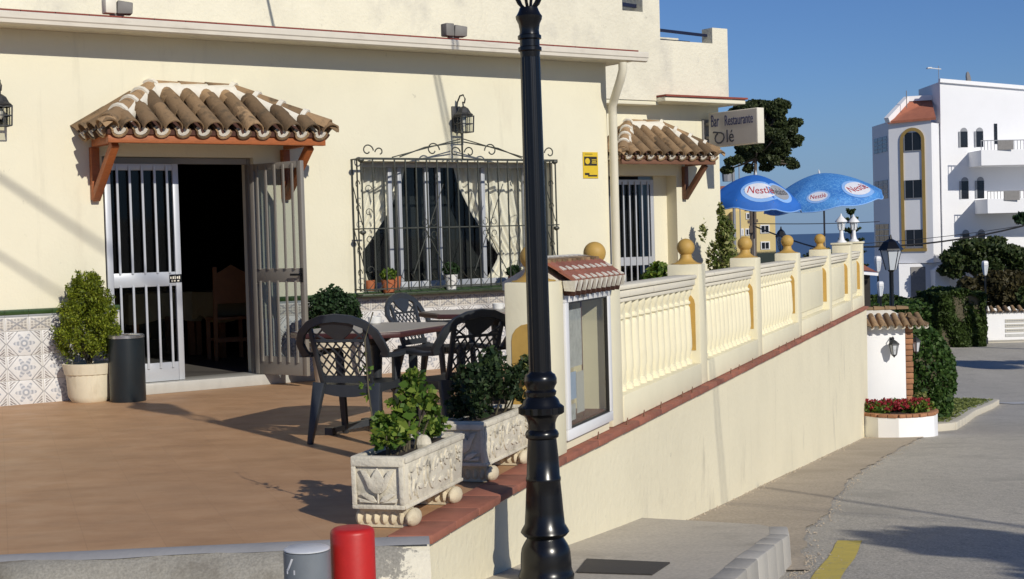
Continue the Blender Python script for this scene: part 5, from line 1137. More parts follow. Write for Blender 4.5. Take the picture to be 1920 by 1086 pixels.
# ------------------------------------------------------------ white gate pillar with tiled cap and flower bed
gp = thing('gate_pillar', 'whitewashed pillar with brick edge and tiled cap at the lower end of the terrace', 'pillar', (0, 0, 0))
px0, px1, py0, py1 = 6.05, 6.98, 26.1, 27.2
mb = MB(); mb.box(px0, px1-.12, py0, py1, -2.9, -.33); obj('wall', mb, 'white_wall', gp, bevel=.01)
for k in range(26):
    mb = MB(); z = -2.9+k*.1; mb.box(px1-.119, px1+random.uniform(0, .02), py0+.002, py1, z+.004, z+.092); obj('brick', mb, 'brick_edge', gp, bevel=.006)
mb = MB(); mb.add([(px0-.05, py0-.1, -.36), (px1+.14, py0-.1, -.36), (px1+.14, py1, -.36), (px0-.05, py1, -.36), (px0+.0, py0+.35, -.10), (px1-.3, py0+.35, -.10), (px1-.3, py1, -.10), (px0, py1, -.10)], [(0, 3, 2, 1), (4, 5, 6, 7), (0, 1, 5, 4), (1, 2, 6, 5), (2, 3, 7, 6), (3, 0, 4, 7)]); obj('roof_core', mb, 'mortar', gp)
for k in range(9):
    x = px0-.02+k*.135; nd = link('roof_tile', COVER, 'pillar_tile', gp); mt_ = Matrix.Rotation(R(28), 4, 'X'); mt_.translation = (x, py0-.22, -.40); nd.matrix_local = mt_ @ Matrix.Diagonal((.8, 1.25, .8, 1))
    nd = link('mortar_crescent', CRES, 'mortar', gp); mt_ = Matrix.Rotation(R(28), 4, 'X'); mt_.translation = (x+.067, py0-.20, -.385); nd.matrix_local = mt_ @ Matrix.Diagonal((.8, 1, .8, 1))
for k in range(5):
    nd = link('roof_tile', COVER, 'pillar_tile', gp); mt_ = Matrix.Rotation(R(90), 4, 'Z') @ Matrix.Rotation(R(28), 4, 'X'); mt_.translation = (px1+.26, py0+k*.16, -.40); nd.matrix_local = mt_ @ Matrix.Diagonal((.9, 1.1, .9, 1))
for k in range(5):
    nd = link('ridge_tile', COVER, 'pillar_tile', gp); mt_ = Matrix.Rotation(R(-90), 4, 'Z'); mt_.translation = (px0-.05+k*.2, py0+.38, -.10); nd.matrix_local = mt_ @ Matrix.Diagonal((.8, .6, .8, 1))
for k, (x, y_, rz, lab) in enumerate(((6.62, 26.098, 0, 'small grey lantern on the white face of the gate pillar'), (7.00, 26.5, R(80), 'small grey lantern on the brick side of the gate pillar, against the hedge'))):
    t = thing('pillar_wall_lantern', lab, 'wall lantern', (x, y_, -.66), rz, 'lanterns on the gate pillar')
    mb = MB(); mb.box(-.035, .035, -.015, -.001, -.06, .09); mb.tube([(0, -.015, .05), (0, -.08, .10), (0, -.15, .08), (0, -.15, .03)], .01, 6); obj('bracket', mb, 'lantern_iron', t)
    mb = MB(); mb.lathe([(.10, -.03), (.09, -.01), (.05, .03), (.01, .055)], (0, -.15, 0), 6); obj('hood', mb, 'lantern_iron', t)
    mb = MB(); mb.lathe([(.045, -.20), (.078, -.031)], (0, -.15, 0), 6); obj('glass_body', mb, 'bollard_cap', t)
    mb = MB()
    for q in range(6): a = q*PI/3; mb.tube([(.047*math.cos(a), -.15+.047*math.sin(a), -.20), (.082*math.cos(a), -.15+.082*math.sin(a), -.03)], .006, 4)
    mb.lathe([(.001, -.26), (.02, -.235), (.05, -.21), (.048, -.20)], (0, -.15, 0), 6); obj('cage', mb, 'lantern_iron', t)
fb = thing('flower_bed', 'low white curved planter with a brick rim full of red flowers', 'flower bed', (0, 0, 0))
arcp = [(5.76, 25.75), (5.86, 25.2), (6.05, 24.85), (6.35, 24.68), (6.7, 24.72), (7.0, 24.9), (7.16, 25.25), (7.22, 26.0)]
mb = MB(); vs = []
for x, y_ in arcp: vs += [(x, y_, -2.7), (x, y_, -1.82)]
vs += [(7.1, 26.09, -2.7), (7.1, 26.09, -1.82), (6.06, 26.09, -2.7), (6.06, 26.09, -1.82)]; n_ = len(vs)//2
mb.add(vs, [(2*i, 2*((i+1) % n_), 2*((i+1) % n_)+1, 2*i+1) for i in range(n_)]+[tuple(2*i+1 for i in range(n_)), tuple(2*i for i in range(n_))[::-1]]); obj('planter_wall', mb, 'white_wall', fb, smooth=True, angle=30)
for i in range(len(arcp)-1):
    a = Vector((*arcp[i], 0)); c_ = Vector((*arcp[i+1], 0)); ns = max(1, round((c_-a).length/.14))
    for j in range(ns):
        p = a.lerp(c_, (j+.04)/ns); q = a.lerp(c_, (j+.96)/ns); cen = Vector((6.5, 25.7, 0)); mb = MB(); inw = lambda v: (cen-v).normalized()
        mb.beam(p+inw(p)*.05+Vector((0, 0, -1.79)), q+inw(q)*.05+Vector((0, 0, -1.79)), .13, .055); obj('rim_brick', mb, 'brick_edge', fb, bevel=.008)
mb = MB(); mb.lathe([(.55, -1.80), (.001, -1.77)], (6.5, 25.5, 0), 16, sq=.9); obj('soil', mb, 'soil', fb)
leaves('leaves', np.concatenate([blob(260, (x, 25.35+.15*math.sin(x*9), -1.70), (.13, .25, .12), .1) for x in np.linspace(6.0, 7.0, 9)]), .035, 'rose_leaf', fb, kind='stuff')
leaves('red_flowers', np.concatenate([blob(150, (x, 25.3, -1.66), (.12, .25, .11), .5) for x in np.linspace(6.0, 6.95, 8)]), .030, 'flower_red', fb, kind='stuff')
leaves('pale_flowers', blob(260, (6.98, 25.6, -1.60), (.14, .2, .12), .4), .035, 'variegated_leaf', fb, kind='stuff')

# ------------------------------------------------------------ grass verge, far kerbs
gp_ = [(7.0, 26.3), (7.9, 27.2), (8.8, 29.6), (10.2, 33.5), (12.2, 38.5), (13.5, 42.0), (13.6, 44.2), (12.6, 45.6), (10.0, 46.5), (6.5, 46.5), (6.5, 27)]
mb = MB(); n_ = len(gp_); mb.add([(x, y_, gz(x, y_)+.12) for x, y_ in gp_]+[(x, y_, gz(x, y_)-.1) for x, y_ in gp_], [tuple(range(n_))]+[(i, (i+1) % n_, (i+1) % n_+n_, i+n_) for i in range(n_)]); struct('grass_verge', mb, 'grass_ground')
gx = rng.random((16000, 2))*np.array([7, 19])+np.array([6.8, 27]); keep = []
from mathutils.geometry import intersect_point_tri_2d
def inpoly(x, y_, P):
    c_ = False; j = len(P)-1
    for i in range(len(P)):
        if (P[i][1] > y_) != (P[j][1] > y_) and x < (P[j][0]-P[i][0])*(y_-P[i][1])/(P[j][1]-P[i][1])+P[i][0]: c_ = not c_
        j = i
    return c_
gpts = np.array([(x, y_, gz(x, y_)+.14) for x, y_ in gx if inpoly(x, y_, gp_)])
tag(leaves('grass', gpts, .05, 'grass_blade', kind='stuff'), 'short mown grass on the verge by the bend', 'grass')
vk = thing('verge_kerb', 'pale kerb stones curving round the grass verge', 'kerb'); vk['kind'] = 'structure'; del vk['category']
for i in range(0, 8):
    a = Vector((*gp_[i], 0)); c_ = Vector((*gp_[i+1], 0)); ns = max(1, round((c_-a).length/.8))
    for j in range(ns):
        p = a.lerp(c_, (j+.01)/ns); q = a.lerp(c_, (j+.99)/ns); p.z = gz(0, p.y)+.06; q.z = gz(0, q.y)+.06; mb = MB(); mb.beam(p, q, .30, .17); obj('kerb_stone', mb, 'cream_kerb', vk, bevel=.02)

# ------------------------------------------------------------ hedges, trees
def hedge(name, label, P, size, mat, core, cat='hedge'):
    t = thing(name, label, cat, (0, 0, 0)); leaves('foliage', P, size, mat, t, 1.4)
    obj('branches', core, 'stem', t); return t
def ell_surface(n_, c, r, zb):
    d = rng.normal(size=(n_, 3)); d /= np.linalg.norm(d, axis=1)[:, None]; p = d*(1-.10*rng.random(n_)[:, None])
    return np.asarray(c)+p*np.asarray(r)
mb = MB(); mb.tube([(7.95, 30, -3.0), (7.95, 30, -1.2)], .1, 6); mb.ball((7.95, 30, -1.65), .80, 12, 8, 1.2)
hedge('rounded_hedge', 'tall rounded clipped hedge just behind the white gate pillar', np.concatenate([ell_surface(15000, (7.95, 30, -1.65), (.92, .9, 1.13), 0), ell_surface(4000, (7.9, 30, -2.2), (.90, .88, .7), 0)]), .055, 'hedge_leaf', mb)
def box_surface(n_, x0_, x1_, y0_, y1_, z0_, z1_, wob=.12):
    out = []
    A = [((x1_-x0_)*(z1_-z0_), 'f'), ((y1_-y0_)*(z1_-z0_), 'l'), ((y1_-y0_)*(z1_-z0_), 'r'), ((x1_-x0_)*(y1_-y0_), 't')]; tot = sum(a for a, _ in A)
    for a, k in A:
        m_ = int(n_*a/tot); u1, u2, u3 = rng.random(m_), rng.random(m_), rng.random(m_)*wob
        X = x0_+(x1_-x0_)*u1; Y = y0_+(y1_-y0_)*u2; Z = z0_+(z1_-z0_)*u2
        w_ = .22*np.sin(X*2.1)*np.cos(Z*1.3)+.1*np.sin(X*5.3+Z*2)
        if k == 'f': out.append(np.stack([X, y0_+u3+w_, Z], 1))
        if k == 'l': out.append(np.stack([x0_+u3, y0_+(y1_-y0_)*u1, Z], 1))
        if k == 'r': out.append(np.stack([x1_-u3+.1*np.sin(Z*3), y0_+(y1_-y0_)*u1, Z], 1))
        if k == 't': out.append(np.stack([X, Y, z1_-u3+.14*np.sin(X*2)+.08*np.sin(X*5+Y*2.3)-.25*np.clip((np.abs(X-(x0_+x1_)/2)/(x1_-x0_)*2-.8)/.2, 0, 1)], 1))
    return np.concatenate(out)
def core(x0_, x1_, y0_, y1_, z0_, z1_): mb = MB(); mb.box(x0_+.15, x1_-.15, y0_+.15, y1_-.15, z0_, z1_-.15); return mb
for nm, lab, bx, mt, n_ in (('cypress_hedge', 'tall square clipped cypress hedge beside the white sign wall', (21.7, 24.1, 76, 80, -4.9, -2.0), 'cypress_leaf', 24000), ('cypress_hedge', 'darker shaded stretch of cypress hedge left of the square clipped one', (18.4, 21.6, 77.5, 80, -4.9, -2.3), 'cypress_leaf', 12000), ('low_hedge', 'sunlit green hedge in front of the white apartment block', (15.6, 19.6, 70, 74, -4.9, -2.25), 'hedge_leaf', 12000)):
    t = thing(nm, lab, 'hedge'); leaves('foliage', box_surface(n_, *bx), .13, mt, t, 1.5); obj('branches', core(*bx), 'stem', t)
def tree(name, label, base, trunk, clumps, mat, size, n_, cat='tree', group=None, lim_r=.08):
    t = thing(name, label, cat, base, 0, group); mb = MB(); bz = trunk[-1]
    mb.tube([Vector(p) for p in trunk], trunk and .16, 8, [1.3-.8*i/(len(trunk)-1) for i in range(len(trunk))]); obj('trunk', mb, 'bark', t, smooth=True)
    mb = MB(); P = []
    for (x, y_, z, r_, h) in clumps:
        mb.tube([Vector(bz), Vector(bz).lerp(Vector((x, y_, z)), .5)+Vector((0, 0, -h*.15)), Vector((x, y_, z))], lim_r, 5, [1, .7, .35]); P.append(blob(int(n_*r_*r_), (x, y_, z), (r_, r_, h), .35, 9, .35))
    obj('limbs', mb, 'bark', t); leaves('crown', np.concatenate(P), size, mat, t, 1.5); return t
# umbrella pine behind the sign
rs = random.Random(11); cl = []
for k in range(62):
    a = rs.uniform(0, 2*PI); q = math.sqrt(rs.random())*2.0; z = rs.uniform(-1.2, 1.75); sh = math.sqrt(max(.15, 1-(z/2.1)**2)); cl.append((q*math.cos(a)*sh+.15, q*math.sin(a)*.8*sh, 12.1+z, rs.uniform(.38, .62), rs.uniform(.28, .42)))
cl += [(rs.uniform(-2.0, 1.9), rs.uniform(-.6, .6), rs.uniform(10.1, 11.0), rs.uniform(.3, .5), rs.uniform(.22, .35)) for k in range(16)]+[(rs.uniform(-1.6, 1.6), 0, 11.6+rs.uniform(-.4, .4), .8, .6) for k in range(8)]
tree('pine_tree', 'tall umbrella pine rising behind the projecting sign', (14.35, 85, -5.0), [(-.5, 0, 0), (-.55, 0, 4), (-.45, 0, 8), (-.3, 0, 10.6)], [(x, y_, z-.15, r_, h) for x, y_, z, r_, h in cl], 'pine_leaf', .10, 4200)
# garden trees on the right
for nm, lab, base, cl, mt in (
    ('garden_tree', 'dark spreading garden tree in front of the white apartment block', (27.2, 86, -4.9), [(x, 0, z, r_, h) for x, z, r_, h in ((-1.6, 4.5, 1.0, .6), (-.7, 5.0, 1.2, .7), (.5, 5.1, 1.1, .6), (1.6, 4.6, 1.1, .6), (0, 4.2, 1.5, .7), (-1.8, 3.9, .9, .6), (2.3, 4.0, 1.0, .6))], 'garden_leaf'),
    ('garden_tree', 'reddish brown leaved garden tree above the square hedge', (27.4, 83.5, -4.9), [(x, 0, z, r_, h) for x, z, r_, h in ((-1.6, 2.9, .9, .7), (-.5, 3.3, 1.1, .7), (.6, 3.2, 1.0, .7), (1.5, 2.8, 1.0, .7), (0, 2.5, 1.4, .8))], 'red_leaf'),
    ('garden_tree', 'deep green bushy tree over the white sign wall', (30.6, 83, -4.9), [(x, 0, z, r_, h) for x, z, r_, h in ((-1.8, 2.2, 1.2, .9), (-.6, 2.8, 1.3, .9), (.6, 2.6, 1.2, .9), (1.6, 2.9, 1.2, 1.0), (-.2, 1.8, 1.5, .9), (2.6, 2.4, 1.2, 1.0), (-1, 3.8, 1, .6), (.8, 4.0, 1.1, .6))], 'garden_leaf'),
    ('plane_tree', 'slender light green tree at the right edge before the balconies', (25.9, 72, -4.9), [(x, 0, z, r_, h) for x, z, r_, h in ((-1.15, 6.6, .5, .3), (-.5, 7.2, .55, .35), (.2, 6.9, .6, .4), (-.3, 6.3, .5, .3), (.6, 6.2, .6, .4), (1.1, 7.0, .7, .5), (.3, 5.2, .4, .35), (.9, 5.4, .5, .3))], 'shrub_leaf')):
    tree(nm, lab, base, [(0, 0, 0), (.05, 0, 1.5), (.0, 0, 3 if mt != 'shrub_leaf' else 6)], cl, mt, .16, 1500 if mt != 'shrub_leaf' else 900, group='garden trees before the white block')
# distant araucaria
t = thing('araucaria_tree', 'distant tiered araucaria seen between the end lanterns', 'tree', (34.2, 150, -12))
mb = MB(); mb.tube([(0, 0, 0), (0, 0, 15.2)], .16, 6, [1.4, .4]); obj('trunk', mb, 'bark', t); P = []
for z, r_ in ((15.1, .4), (14.3, .7), (13.3, 1.0), (12.2, 1.3), (11.0, 1.5), (9.6, 1.7)):
    for k in range(9): a = k*.7+z; tt = rng.random(60); P.append(np.stack([r_*tt*math.cos(a), r_*tt*math.sin(a), z+.35*tt**2+rng.normal(size=60)*.05], 1))
leaves('crown', np.concatenate(P), .16, 'garden_leaf', t)
leaf_t = thing('distant_bush', 'brown green bush on the skyline beyond the terrace balustrade', 'bush', (22.5, 110, -5)); leaves('foliage', np.concatenate([blob(1200, (.2, 0, 4.3), (1.5, 1, 1.0), .3, 10), blob(700, (1.5, 0, 4.0), (1.0, 1, .7), .3, 8)]), .14, 'garden_leaf', leaf_t); mb = MB(); mb.tube([(0, 0, -3), (0, 0, 4)], .15, 6); obj('stem', mb, 'bark', leaf_t)
# roadside trees outside the frame, whose shade lies on the road
for lab, base, cl in (('roadside tree shading the road at the lower right', (8.8, 1.2, -.3), [(rs.uniform(-1.3, 1.2), rs.uniform(-1.3, 1.6), rs.uniform(3.1, 4.4), .5, .38) for k in range(44)]),
                      ('roadside tree shading the bend in the distance', (27.5, 55, -4.3), [(rs.uniform(-3.2, 3.2), rs.uniform(-2, 2), rs.uniform(4.5, 6.4), 1.1, .7) for k in range(16)])):
    tree('roadside_tree', lab, base, [(0, 0, 0), (.1, 0, 1.6), (0, 0, 3.0)], cl, 'garden_leaf', .13, 900, group='roadside trees')


# ------------------------------------------------------------ white sign wall across the bend
sw = thing('sign_wall', 'low white garden wall with small name plates and a tile capping across the bend', 'wall', (25.25, 80, -4.85))
mb = MB(); mb.box(0, 16, 0, .3, 0, 1.55); obj('wall', mb, 'white_wall', sw)
for k in range(42):
    nd = link('cap_tile', COVER, 'mortar', sw); mt_ = Matrix.Rotation(R(30), 4, 'X'); mt_.translation = (.1+k*.38, -.16, 1.58); nd.matrix_local = mt_ @ Matrix.Diagonal((1.6, 1.6, 1.6, 1))
mb = MB(); mb.box(-.05, 16, -.05, .4, 1.551, 1.66); obj('cap_bed', mb, 'metal_grey', sw)
for z, L in ((1.12, 1.6), (.86, 1.4), (.60, 1.3)):
    mb = MB(); mb.box(1.15, 1.15+L, -.03, -.001, z-.09, z+.09); pn = obj('name_plate', mb, 'paper', sw)
    tm = text_mb('CALLE DEL MAR'[:int(L*8)], .17, .7, .002).xf(Matrix.Translation((1.2, -.034, z-.06)) @ RX)
    mb = MB()
    for i in range(9): mb.box(1.22+i*.13, 1.31+i*.13, -.034, -.0305, z-.02, z+.03)
    obj('plate_lines', mb, 'far_text', sw)
mb = MB(); mb.box(1.15, 3.0, -.03, -.001, .27, .42); obj('name_plate', mb, 'road_white', sw)
mb = MB(); mb.box(23.6, 42, 78.6, 79.9, -5.2, -4.74); struct('far_pavement', mb, 'cream_kerb', bevel=.02)

# ------------------------------------------------------------ far buildings
def zpx(y_, D): return 1.3+(428-y_)*D/F_PX
def xpx(x, D): return (x-960)*D/F_PX
ab = thing('apartment_block', 'white apartment block with a gold arched stair tower and balconies on the right', 'building', (0, 0, 0))
D = 89; X0, X1 = xpx(1672, D), xpx(1764, D)
mb = MB(); zt = zpx(225, D)
TY = 0.0   # the tower face is turned a little away from the sun, its shaded flank looks to the camera's side
def tw(a, dep=0): q = D-a*1.5; return ((xpx(1672, D)+(xpx(1752, D)-xpx(1672, D))*a)*(q/D)+dep*.4, q+dep)
vs = []
p0, p1 = tw(0), tw(1)
mb.add([(*p0, zpx(490, D)), (*p1, zpx(490, D)), (X1, D+4, zpx(490, D)), (X0, D+4, zpx(490, D)), (*p0, zt), (*p1, zt), (X1, D+4, zt), (X0, D+4, zt)], [(0, 3, 2, 1), (4, 5, 6, 7), (0, 1, 5, 4), (1, 2, 6, 5), (2, 3, 7, 6), (3, 0, 4, 7)])
q0 = p1; q1 = (X1+.05, D-.3); mb.add([(*q0, zpx(490, D)), (*q1, zpx(490, D)), (X1, D+3, zpx(490, D)), (*q0, zpx(232, D)), (*q1, zpx(232, D)), (X1, D+3, zpx(232, D))], [(0, 2, 1), (3, 4, 5), (0, 1, 4, 3), (1, 2, 5, 4), (2, 0, 3, 5)]); obj('stair_tower', mb, 'facade_white', ab)
mb = MB(); mb.box(X0+.2, X1, D-1.0, D+4, -6, zpx(491, D)); obj('ground_floor', mb, 'facade_white', ab)
for y0_, y1_ in ((250, 280), (332, 368), (415, 460)):
    for r_ in range(4):
        for c_ in range(3):
            mb = MB(); hz = (zpx(y0_, D)-zpx(y1_, D))/4; z0_ = zpx(y1_, D)+r_*hz; mb.box(X0-.03, X0+.02, D+.35+c_*1.1, D+1.35+c_*1.1, z0_+.02, z0_+hz-.02); obj('glass_block', mb, 'glass_block', ab)
# monopitch roof of tower
mb = MB(); zr = zpx(183, D)
mb.add([(X0-.1, D-.25, zt), (p1[0]+.2, D-1.8, zt+.05), (X1, D+1.2, zr), (X0+1.5, D+1.2, zr), (X0-.1, D-.25, zt-.14), (p1[0]+.2, D-1.8, zt-.09), (X1, D+1.2, zr-.2), (X0+1.5, D+1.2, zr-.2)], [(0, 1, 2, 3), (4, 7, 6, 5), (0, 4, 5, 1), (1, 5, 6, 2), (2, 6, 7, 3), (3, 7, 4, 0)]); obj('tower_roof', mb, 'far_roof', ab)
mb = MB(); mb.beam((X0-.15, D-.3, zt+.06), (X0+1.45, D+1.2, zr+.08), .3, .34); mb.beam((X0+1.4, D+1.2, zr+.08), (X1, D+1.2, zr+.12), .3, .3); obj('roof_verge', mb, 'facade_white', ab)
# gold arch and tower windows (on the face)
def twp(px, z, dep): a = (px-1672)/80; x, y_ = tw(a, dep); return (x, y_, z)
mb = MB(); zl = zpx(462, D); zs = zpx(262, D); c_ = 1716; rr = 23
outl = [(c_-rr, zl)]+[(c_-rr, zs)]+[(c_-rr*math.cos(PI*i/12), zs+rr*D/F_PX*math.sin(PI*i/12)) for i in range(1, 12)]+[(c_+rr, zs), (c_+rr, zl)]; r2 = 17
inl = [(c_-r2, zl)]+[(c_-r2, zs)]+[(c_-r2*math.cos(PI*i/12), zs+r2*D/F_PX*math.sin(PI*i/12)) for i in range(1, 12)]+[(c_+r2, zs), (c_+r2, zl)]; n_ = len(outl)
vs = [twp(a, z, -.07) for a, z in outl]+[twp(a, z, -.07) for a, z in inl]+[twp(a, z, .02) for a, z in outl]+[twp(a, z, .02) for a, z in inl]
mb.add(vs, [(i, i+1, n_+i+1, n_+i) for i in range(n_-1)]+[(i, 2*n_+i, 2*n_+i+1, i+1) for i in range(n_-1)]+[(n_+i, n_+i+1, 3*n_+i+1, 3*n_+i) for i in range(n_-1)])
vs = [twp(c_-rr, zl-.02, -.08), twp(c_+rr+1, zl-.02, -.08), twp(c_+rr+1, zl-.2, -.08), twp(c_-rr, zl-.2, -.08)]; vs2 = [(x, y_+.1, z) for x, y_, z in vs]
mb.add(vs+vs2, [(0, 1, 2, 3), (0, 4, 5, 1), (1, 5, 6, 2), (2, 6, 7, 3), (3, 7, 4, 0)]); obj('gold_arch', mb, 'facade_gold', ab)
for y0_, y1_ in ((248, 281), (336, 369), (428, 459)):
    vs = [twp(1702, zpx(y1_, D), -.02), twp(1732, zpx(y1_, D), -.02), twp(1732, zpx(y0_, D), -.02), twp(1702, zpx(y0_, D), -.02)]; mb = MB(); mb.add(vs+[(x, y_+.1, z) for x, y_, z in vs], [(0, 1, 2, 3), (0, 4, 5, 1), (1, 5, 6, 2), (2, 6, 7, 3), (3, 7, 4, 0)]); wd_ = obj('window', mb, 'far_glass', ab)
    mb = MB()
    for (xa, xb, ya, yb2) in ((1700, 1734, y1_, y1_+1.6), (1700, 1702, y0_, y1_), (1716, 1717, y0_, y1_)):
        v_ = [twp(xa, zpx(yb2, D), -.06), twp(xb, zpx(yb2, D), -.06), twp(xb, zpx(ya, D), -.06), twp(xa, zpx(ya, D), -.06)]; mb.add(v_+[(x, y_+.04, z) for x, y_, z in v_], [(0, 1, 2, 3), (0, 4, 5, 1), (1, 5, 6, 2), (2, 6, 7, 3), (3, 7, 4, 0)])
    obj('frame', mb, 'far_rail', wd_)
# main block
mb = MB(); XB = X1+.01; XE = 44
mb.add([(XB, D-.6, -6), (XE, D+3, -6), (XE, D+7, -6), (XB, D+4, -6), (XB, D-.6, zpx(155, D)), (XE, D+3, zpx(205, D)), (XE, D+7, zpx(205, D)), (XB, D+4, zpx(155, D))], [(0, 3, 2, 1), (4, 5, 6, 7), (0, 1, 5, 4), (1, 2, 6, 5), (2, 3, 7, 6), (3, 0, 4, 7)]); obj('main_block', mb, 'facade_white', ab)
fy = lambda x: D-.6+(x-XB)/(XE-XB)*3.6
mb = MB(); mb.beam((XB-.05, fy(XB)-.05, zpx(153, D)), (XE, fy(XE)-.05, zpx(203, D)), .25, .22); obj('parapet_coping', mb, 'white_wall', ab)
for xa, xb in ((1803, 1817), (1834, 1848)):
    for y0_, y1_ in ((240, 277), (332, 373), (430, 465)):
        x_a, x_b = xpx(xa, D), xpx(xb, D); mb = MB(); mb.prism([(x_a, zpx(y1_, D)), (x_b, zpx(y1_, D)), (x_b, zpx(y0_+8, D)), (x_a, zpx(y0_+8, D))], lambda x, z: (x, fy(x)-.03, z), (0, .1, 0)); wd_ = obj('window', mb, 'far_glass', ab)
        mb = MB(); r_ = (x_b-x_a)/2; xc = (x_a+x_b)/2; zz = zpx(y0_+8, D)
        mb.prism([(xc+r_*math.cos(PI*i/8), zz+.01+r_*math.sin(PI*i/8)) for i in range(9)], lambda x, z: (x, fy(x)-.02, z), (0, .1, 0)); mb.prism([(x_a-.12, zpx(y1_, D)), (x_a-.01, zpx(y1_, D)), (x_a-.01, zz), (x_a-.12, zz)], lambda x, z: (x, fy(x)-.06, z), (0, .1, 0)); obj('frame', mb, 'far_rail', wd_)
mb = MB(); x_a = xpx(1870, D); mb.prism([(x_a, zpx(272, D)), (x_a+.2, zpx(272, D)), (x_a+.2, zpx(234, D)), (x_a, zpx(234, D))], lambda x, z: (x, fy(x)-.03, z), (0, .1, 0)); obj('window', mb, 'far_glass', ab)
for (xa, ya, yb2, yr) in ((1842, 287, 315, 270), (1853, 376, 402, 362)):
    x_a = xpx(xa, D)*(D-2.4)/D; mb = MB(); y0_ = fy(x_a)-2.4; mb.add([(x_a, y0_, zpx(yb2, D)), (XE, y0_+2.5, zpx(yb2, D)), (XE, fy(XE)+.1, zpx(yb2, D)), (x_a, fy(x_a)+.1, zpx(yb2, D)), (x_a, y0_, zpx(ya, D)), (XE, y0_+2.5, zpx(ya, D)), (XE, fy(XE)+.1, zpx(ya, D)), (x_a, fy(x_a)+.1, zpx(ya, D))], [(0, 3, 2, 1), (4, 5, 6, 7), (0, 1, 5, 4), (1, 2, 6, 5), (2, 3, 7, 6), (3, 0, 4, 7)]); bc = obj('balcony', mb, 'facade_white', ab)
    mb = MB(); mb.beam((x_a, y0_+.05, zpx(yr, D)), (x_a+8, y0_+.05+8*2.5/(XE-x_a), zpx(yr, D)), .05, .05)
    for k in range(40): x = x_a+.02+k*.2; yy = y0_+.05+(x-x_a)*2.5/(XE-x_a); mb.beam((x, yy, zpx(ya, D)), (x, yy, zpx(yr, D)), .03, .03)
    obj('railing', mb, 'far_rail', bc)
    mb = MB(); mb.box(x_a+1.0, x_a+1.9, y0_+.1, y0_+.14, zpx(yr, D)-.55, zpx(yr, D)-.02); obj('railing_cloth', mb, 'metal_grey', bc)
mb = MB(); mb.box(xpx(1700, D), xpx(1727, D), D-1.05, D-1.01, -6, zpx(497, D)); obj('garage_door', mb, 'metal_grey', ab)
mb = MB(); xc_, zc_ = xpx(1748, D), zpx(527, D); mb.prism([(xc_-.42, zc_+.75), (xc_, zc_+1.0), (xc_+.42, zc_+.7), (xc_+.42, zc_-.8), (xc_-.42, zc_-.8)], lambda x, z: (x, D-2.2, z), (0, 1.0, 0)); obj('porch_wall', mb, 'white_wall', ab)
t = thing('satellite_dish', 'dark satellite dish on the roof of the white apartment block', 'satellite dish', (xpx(1829, D), D+1, zpx(163, D)))
mb = MB(); mb.lathe([(.001, 0), (.2, .02), (.36, .09), (.40, .16)], n=16, mat=Matrix.Rotation(R(75), 4, 'X') @ Matrix.Rotation(R(55), 4, 'Y'), c=(0, 0, .55)); obj('dish', mb, 'metal_grey', t); mb = MB(); mb.tube([(0, 0, -.4), (0, 0, .5)], .04, 6); obj('mast', mb, 'metal_grey', t)
t = thing('tv_antenna', 'thin television aerial on the roof left of the satellite dish', 'antenna', (xpx(1777, D), D+1, zpx(158, D)))
mb = MB(); mb.tube([(0, 0, -.3), (0, 0, 1.2)], .02, 5); obj('mast', mb, 'far_rail', t); mb = MB(); mb.tube([(-.65, 0, 1.1), (.15, 0, 1.0)], .03, 5); mb.box(-.7, -.45, -.2, .2, 1.05, 1.12); obj('aerial', mb, 'cup_white', t)
mb = MB(); mb.tube([(xpx(1707, D), D, zpx(200, D)), (xpx(1707, D), D, zpx(168, D))], .025, 5); tag(obj('roof_mast', mb, 'metal_grey'), 'thin dark mast on the tiled stair tower roof', 'mast')
# yellow block behind the parasols
yb_ = thing('yellow_building', 'distant yellow building with white windows under the parasols', 'building', (0, 0, 0)); D2 = 110
mb = MB(); mb.box(xpx(1300, D2), xpx(1402, D2), D2, D2+8, -12, zpx(342, D2)); mb.box(xpx(1403, D2), xpx(1452, D2), D2-1, D2+6, -12, zpx(380, D2)); mb.box(xpx(1373, D2), xpx(1402.8, D2), D2-1, D2-.02, -12, zpx(385, D2)); obj('wall', mb, 'facade_yellow', yb_)
mb = MB(); mb.add([(xpx(1300, D2), D2-.4, zpx(350, D2)), (xpx(1408, D2), D2-.4, zpx(350, D2)), (xpx(1400, D2), D2+4, zpx(333, D2)), (xpx(1300, D2), D2+4, zpx(333, D2)), (xpx(1408, D2), D2+8.5, zpx(350, D2)), (xpx(1300, D2), D2+8.5, zpx(350, D2))], [(0, 1, 2, 3), (1, 4, 2), (3, 2, 4, 5), (0, 3, 5), (0, 5, 4, 1)]); obj('roof', mb, 'far_roof', yb_)
for xa, xb, ya, yb2 in ((1424, 1441, 411, 427), (1424, 1441, 442, 457), (1396, 1408, 417, 430), (1388, 1393, 417, 430), (1398, 1410, 388, 400)):
    mb = MB(); mb.box(xpx(xa, D2), xpx(xb, D2), D2-1.06, D2-1.001, zpx(yb2, D2), zpx(ya, D2)); wd_ = obj('window', mb, 'white_frame', yb_)
    mb = MB(); mb.box(xpx(xa+2, D2), xpx((xa+xb)/2-.6, D2), D2-1.075, D2-1.061, zpx(yb2-1.5, D2), zpx(ya+2, D2)); mb.box(xpx((xa+xb)/2+.6, D2), xpx(xb-2, D2), D2-1.075, D2-1.061, zpx(yb2-1.5, D2), zpx(ya+2, D2)); obj('pane', mb, 'far_glass', wd_)
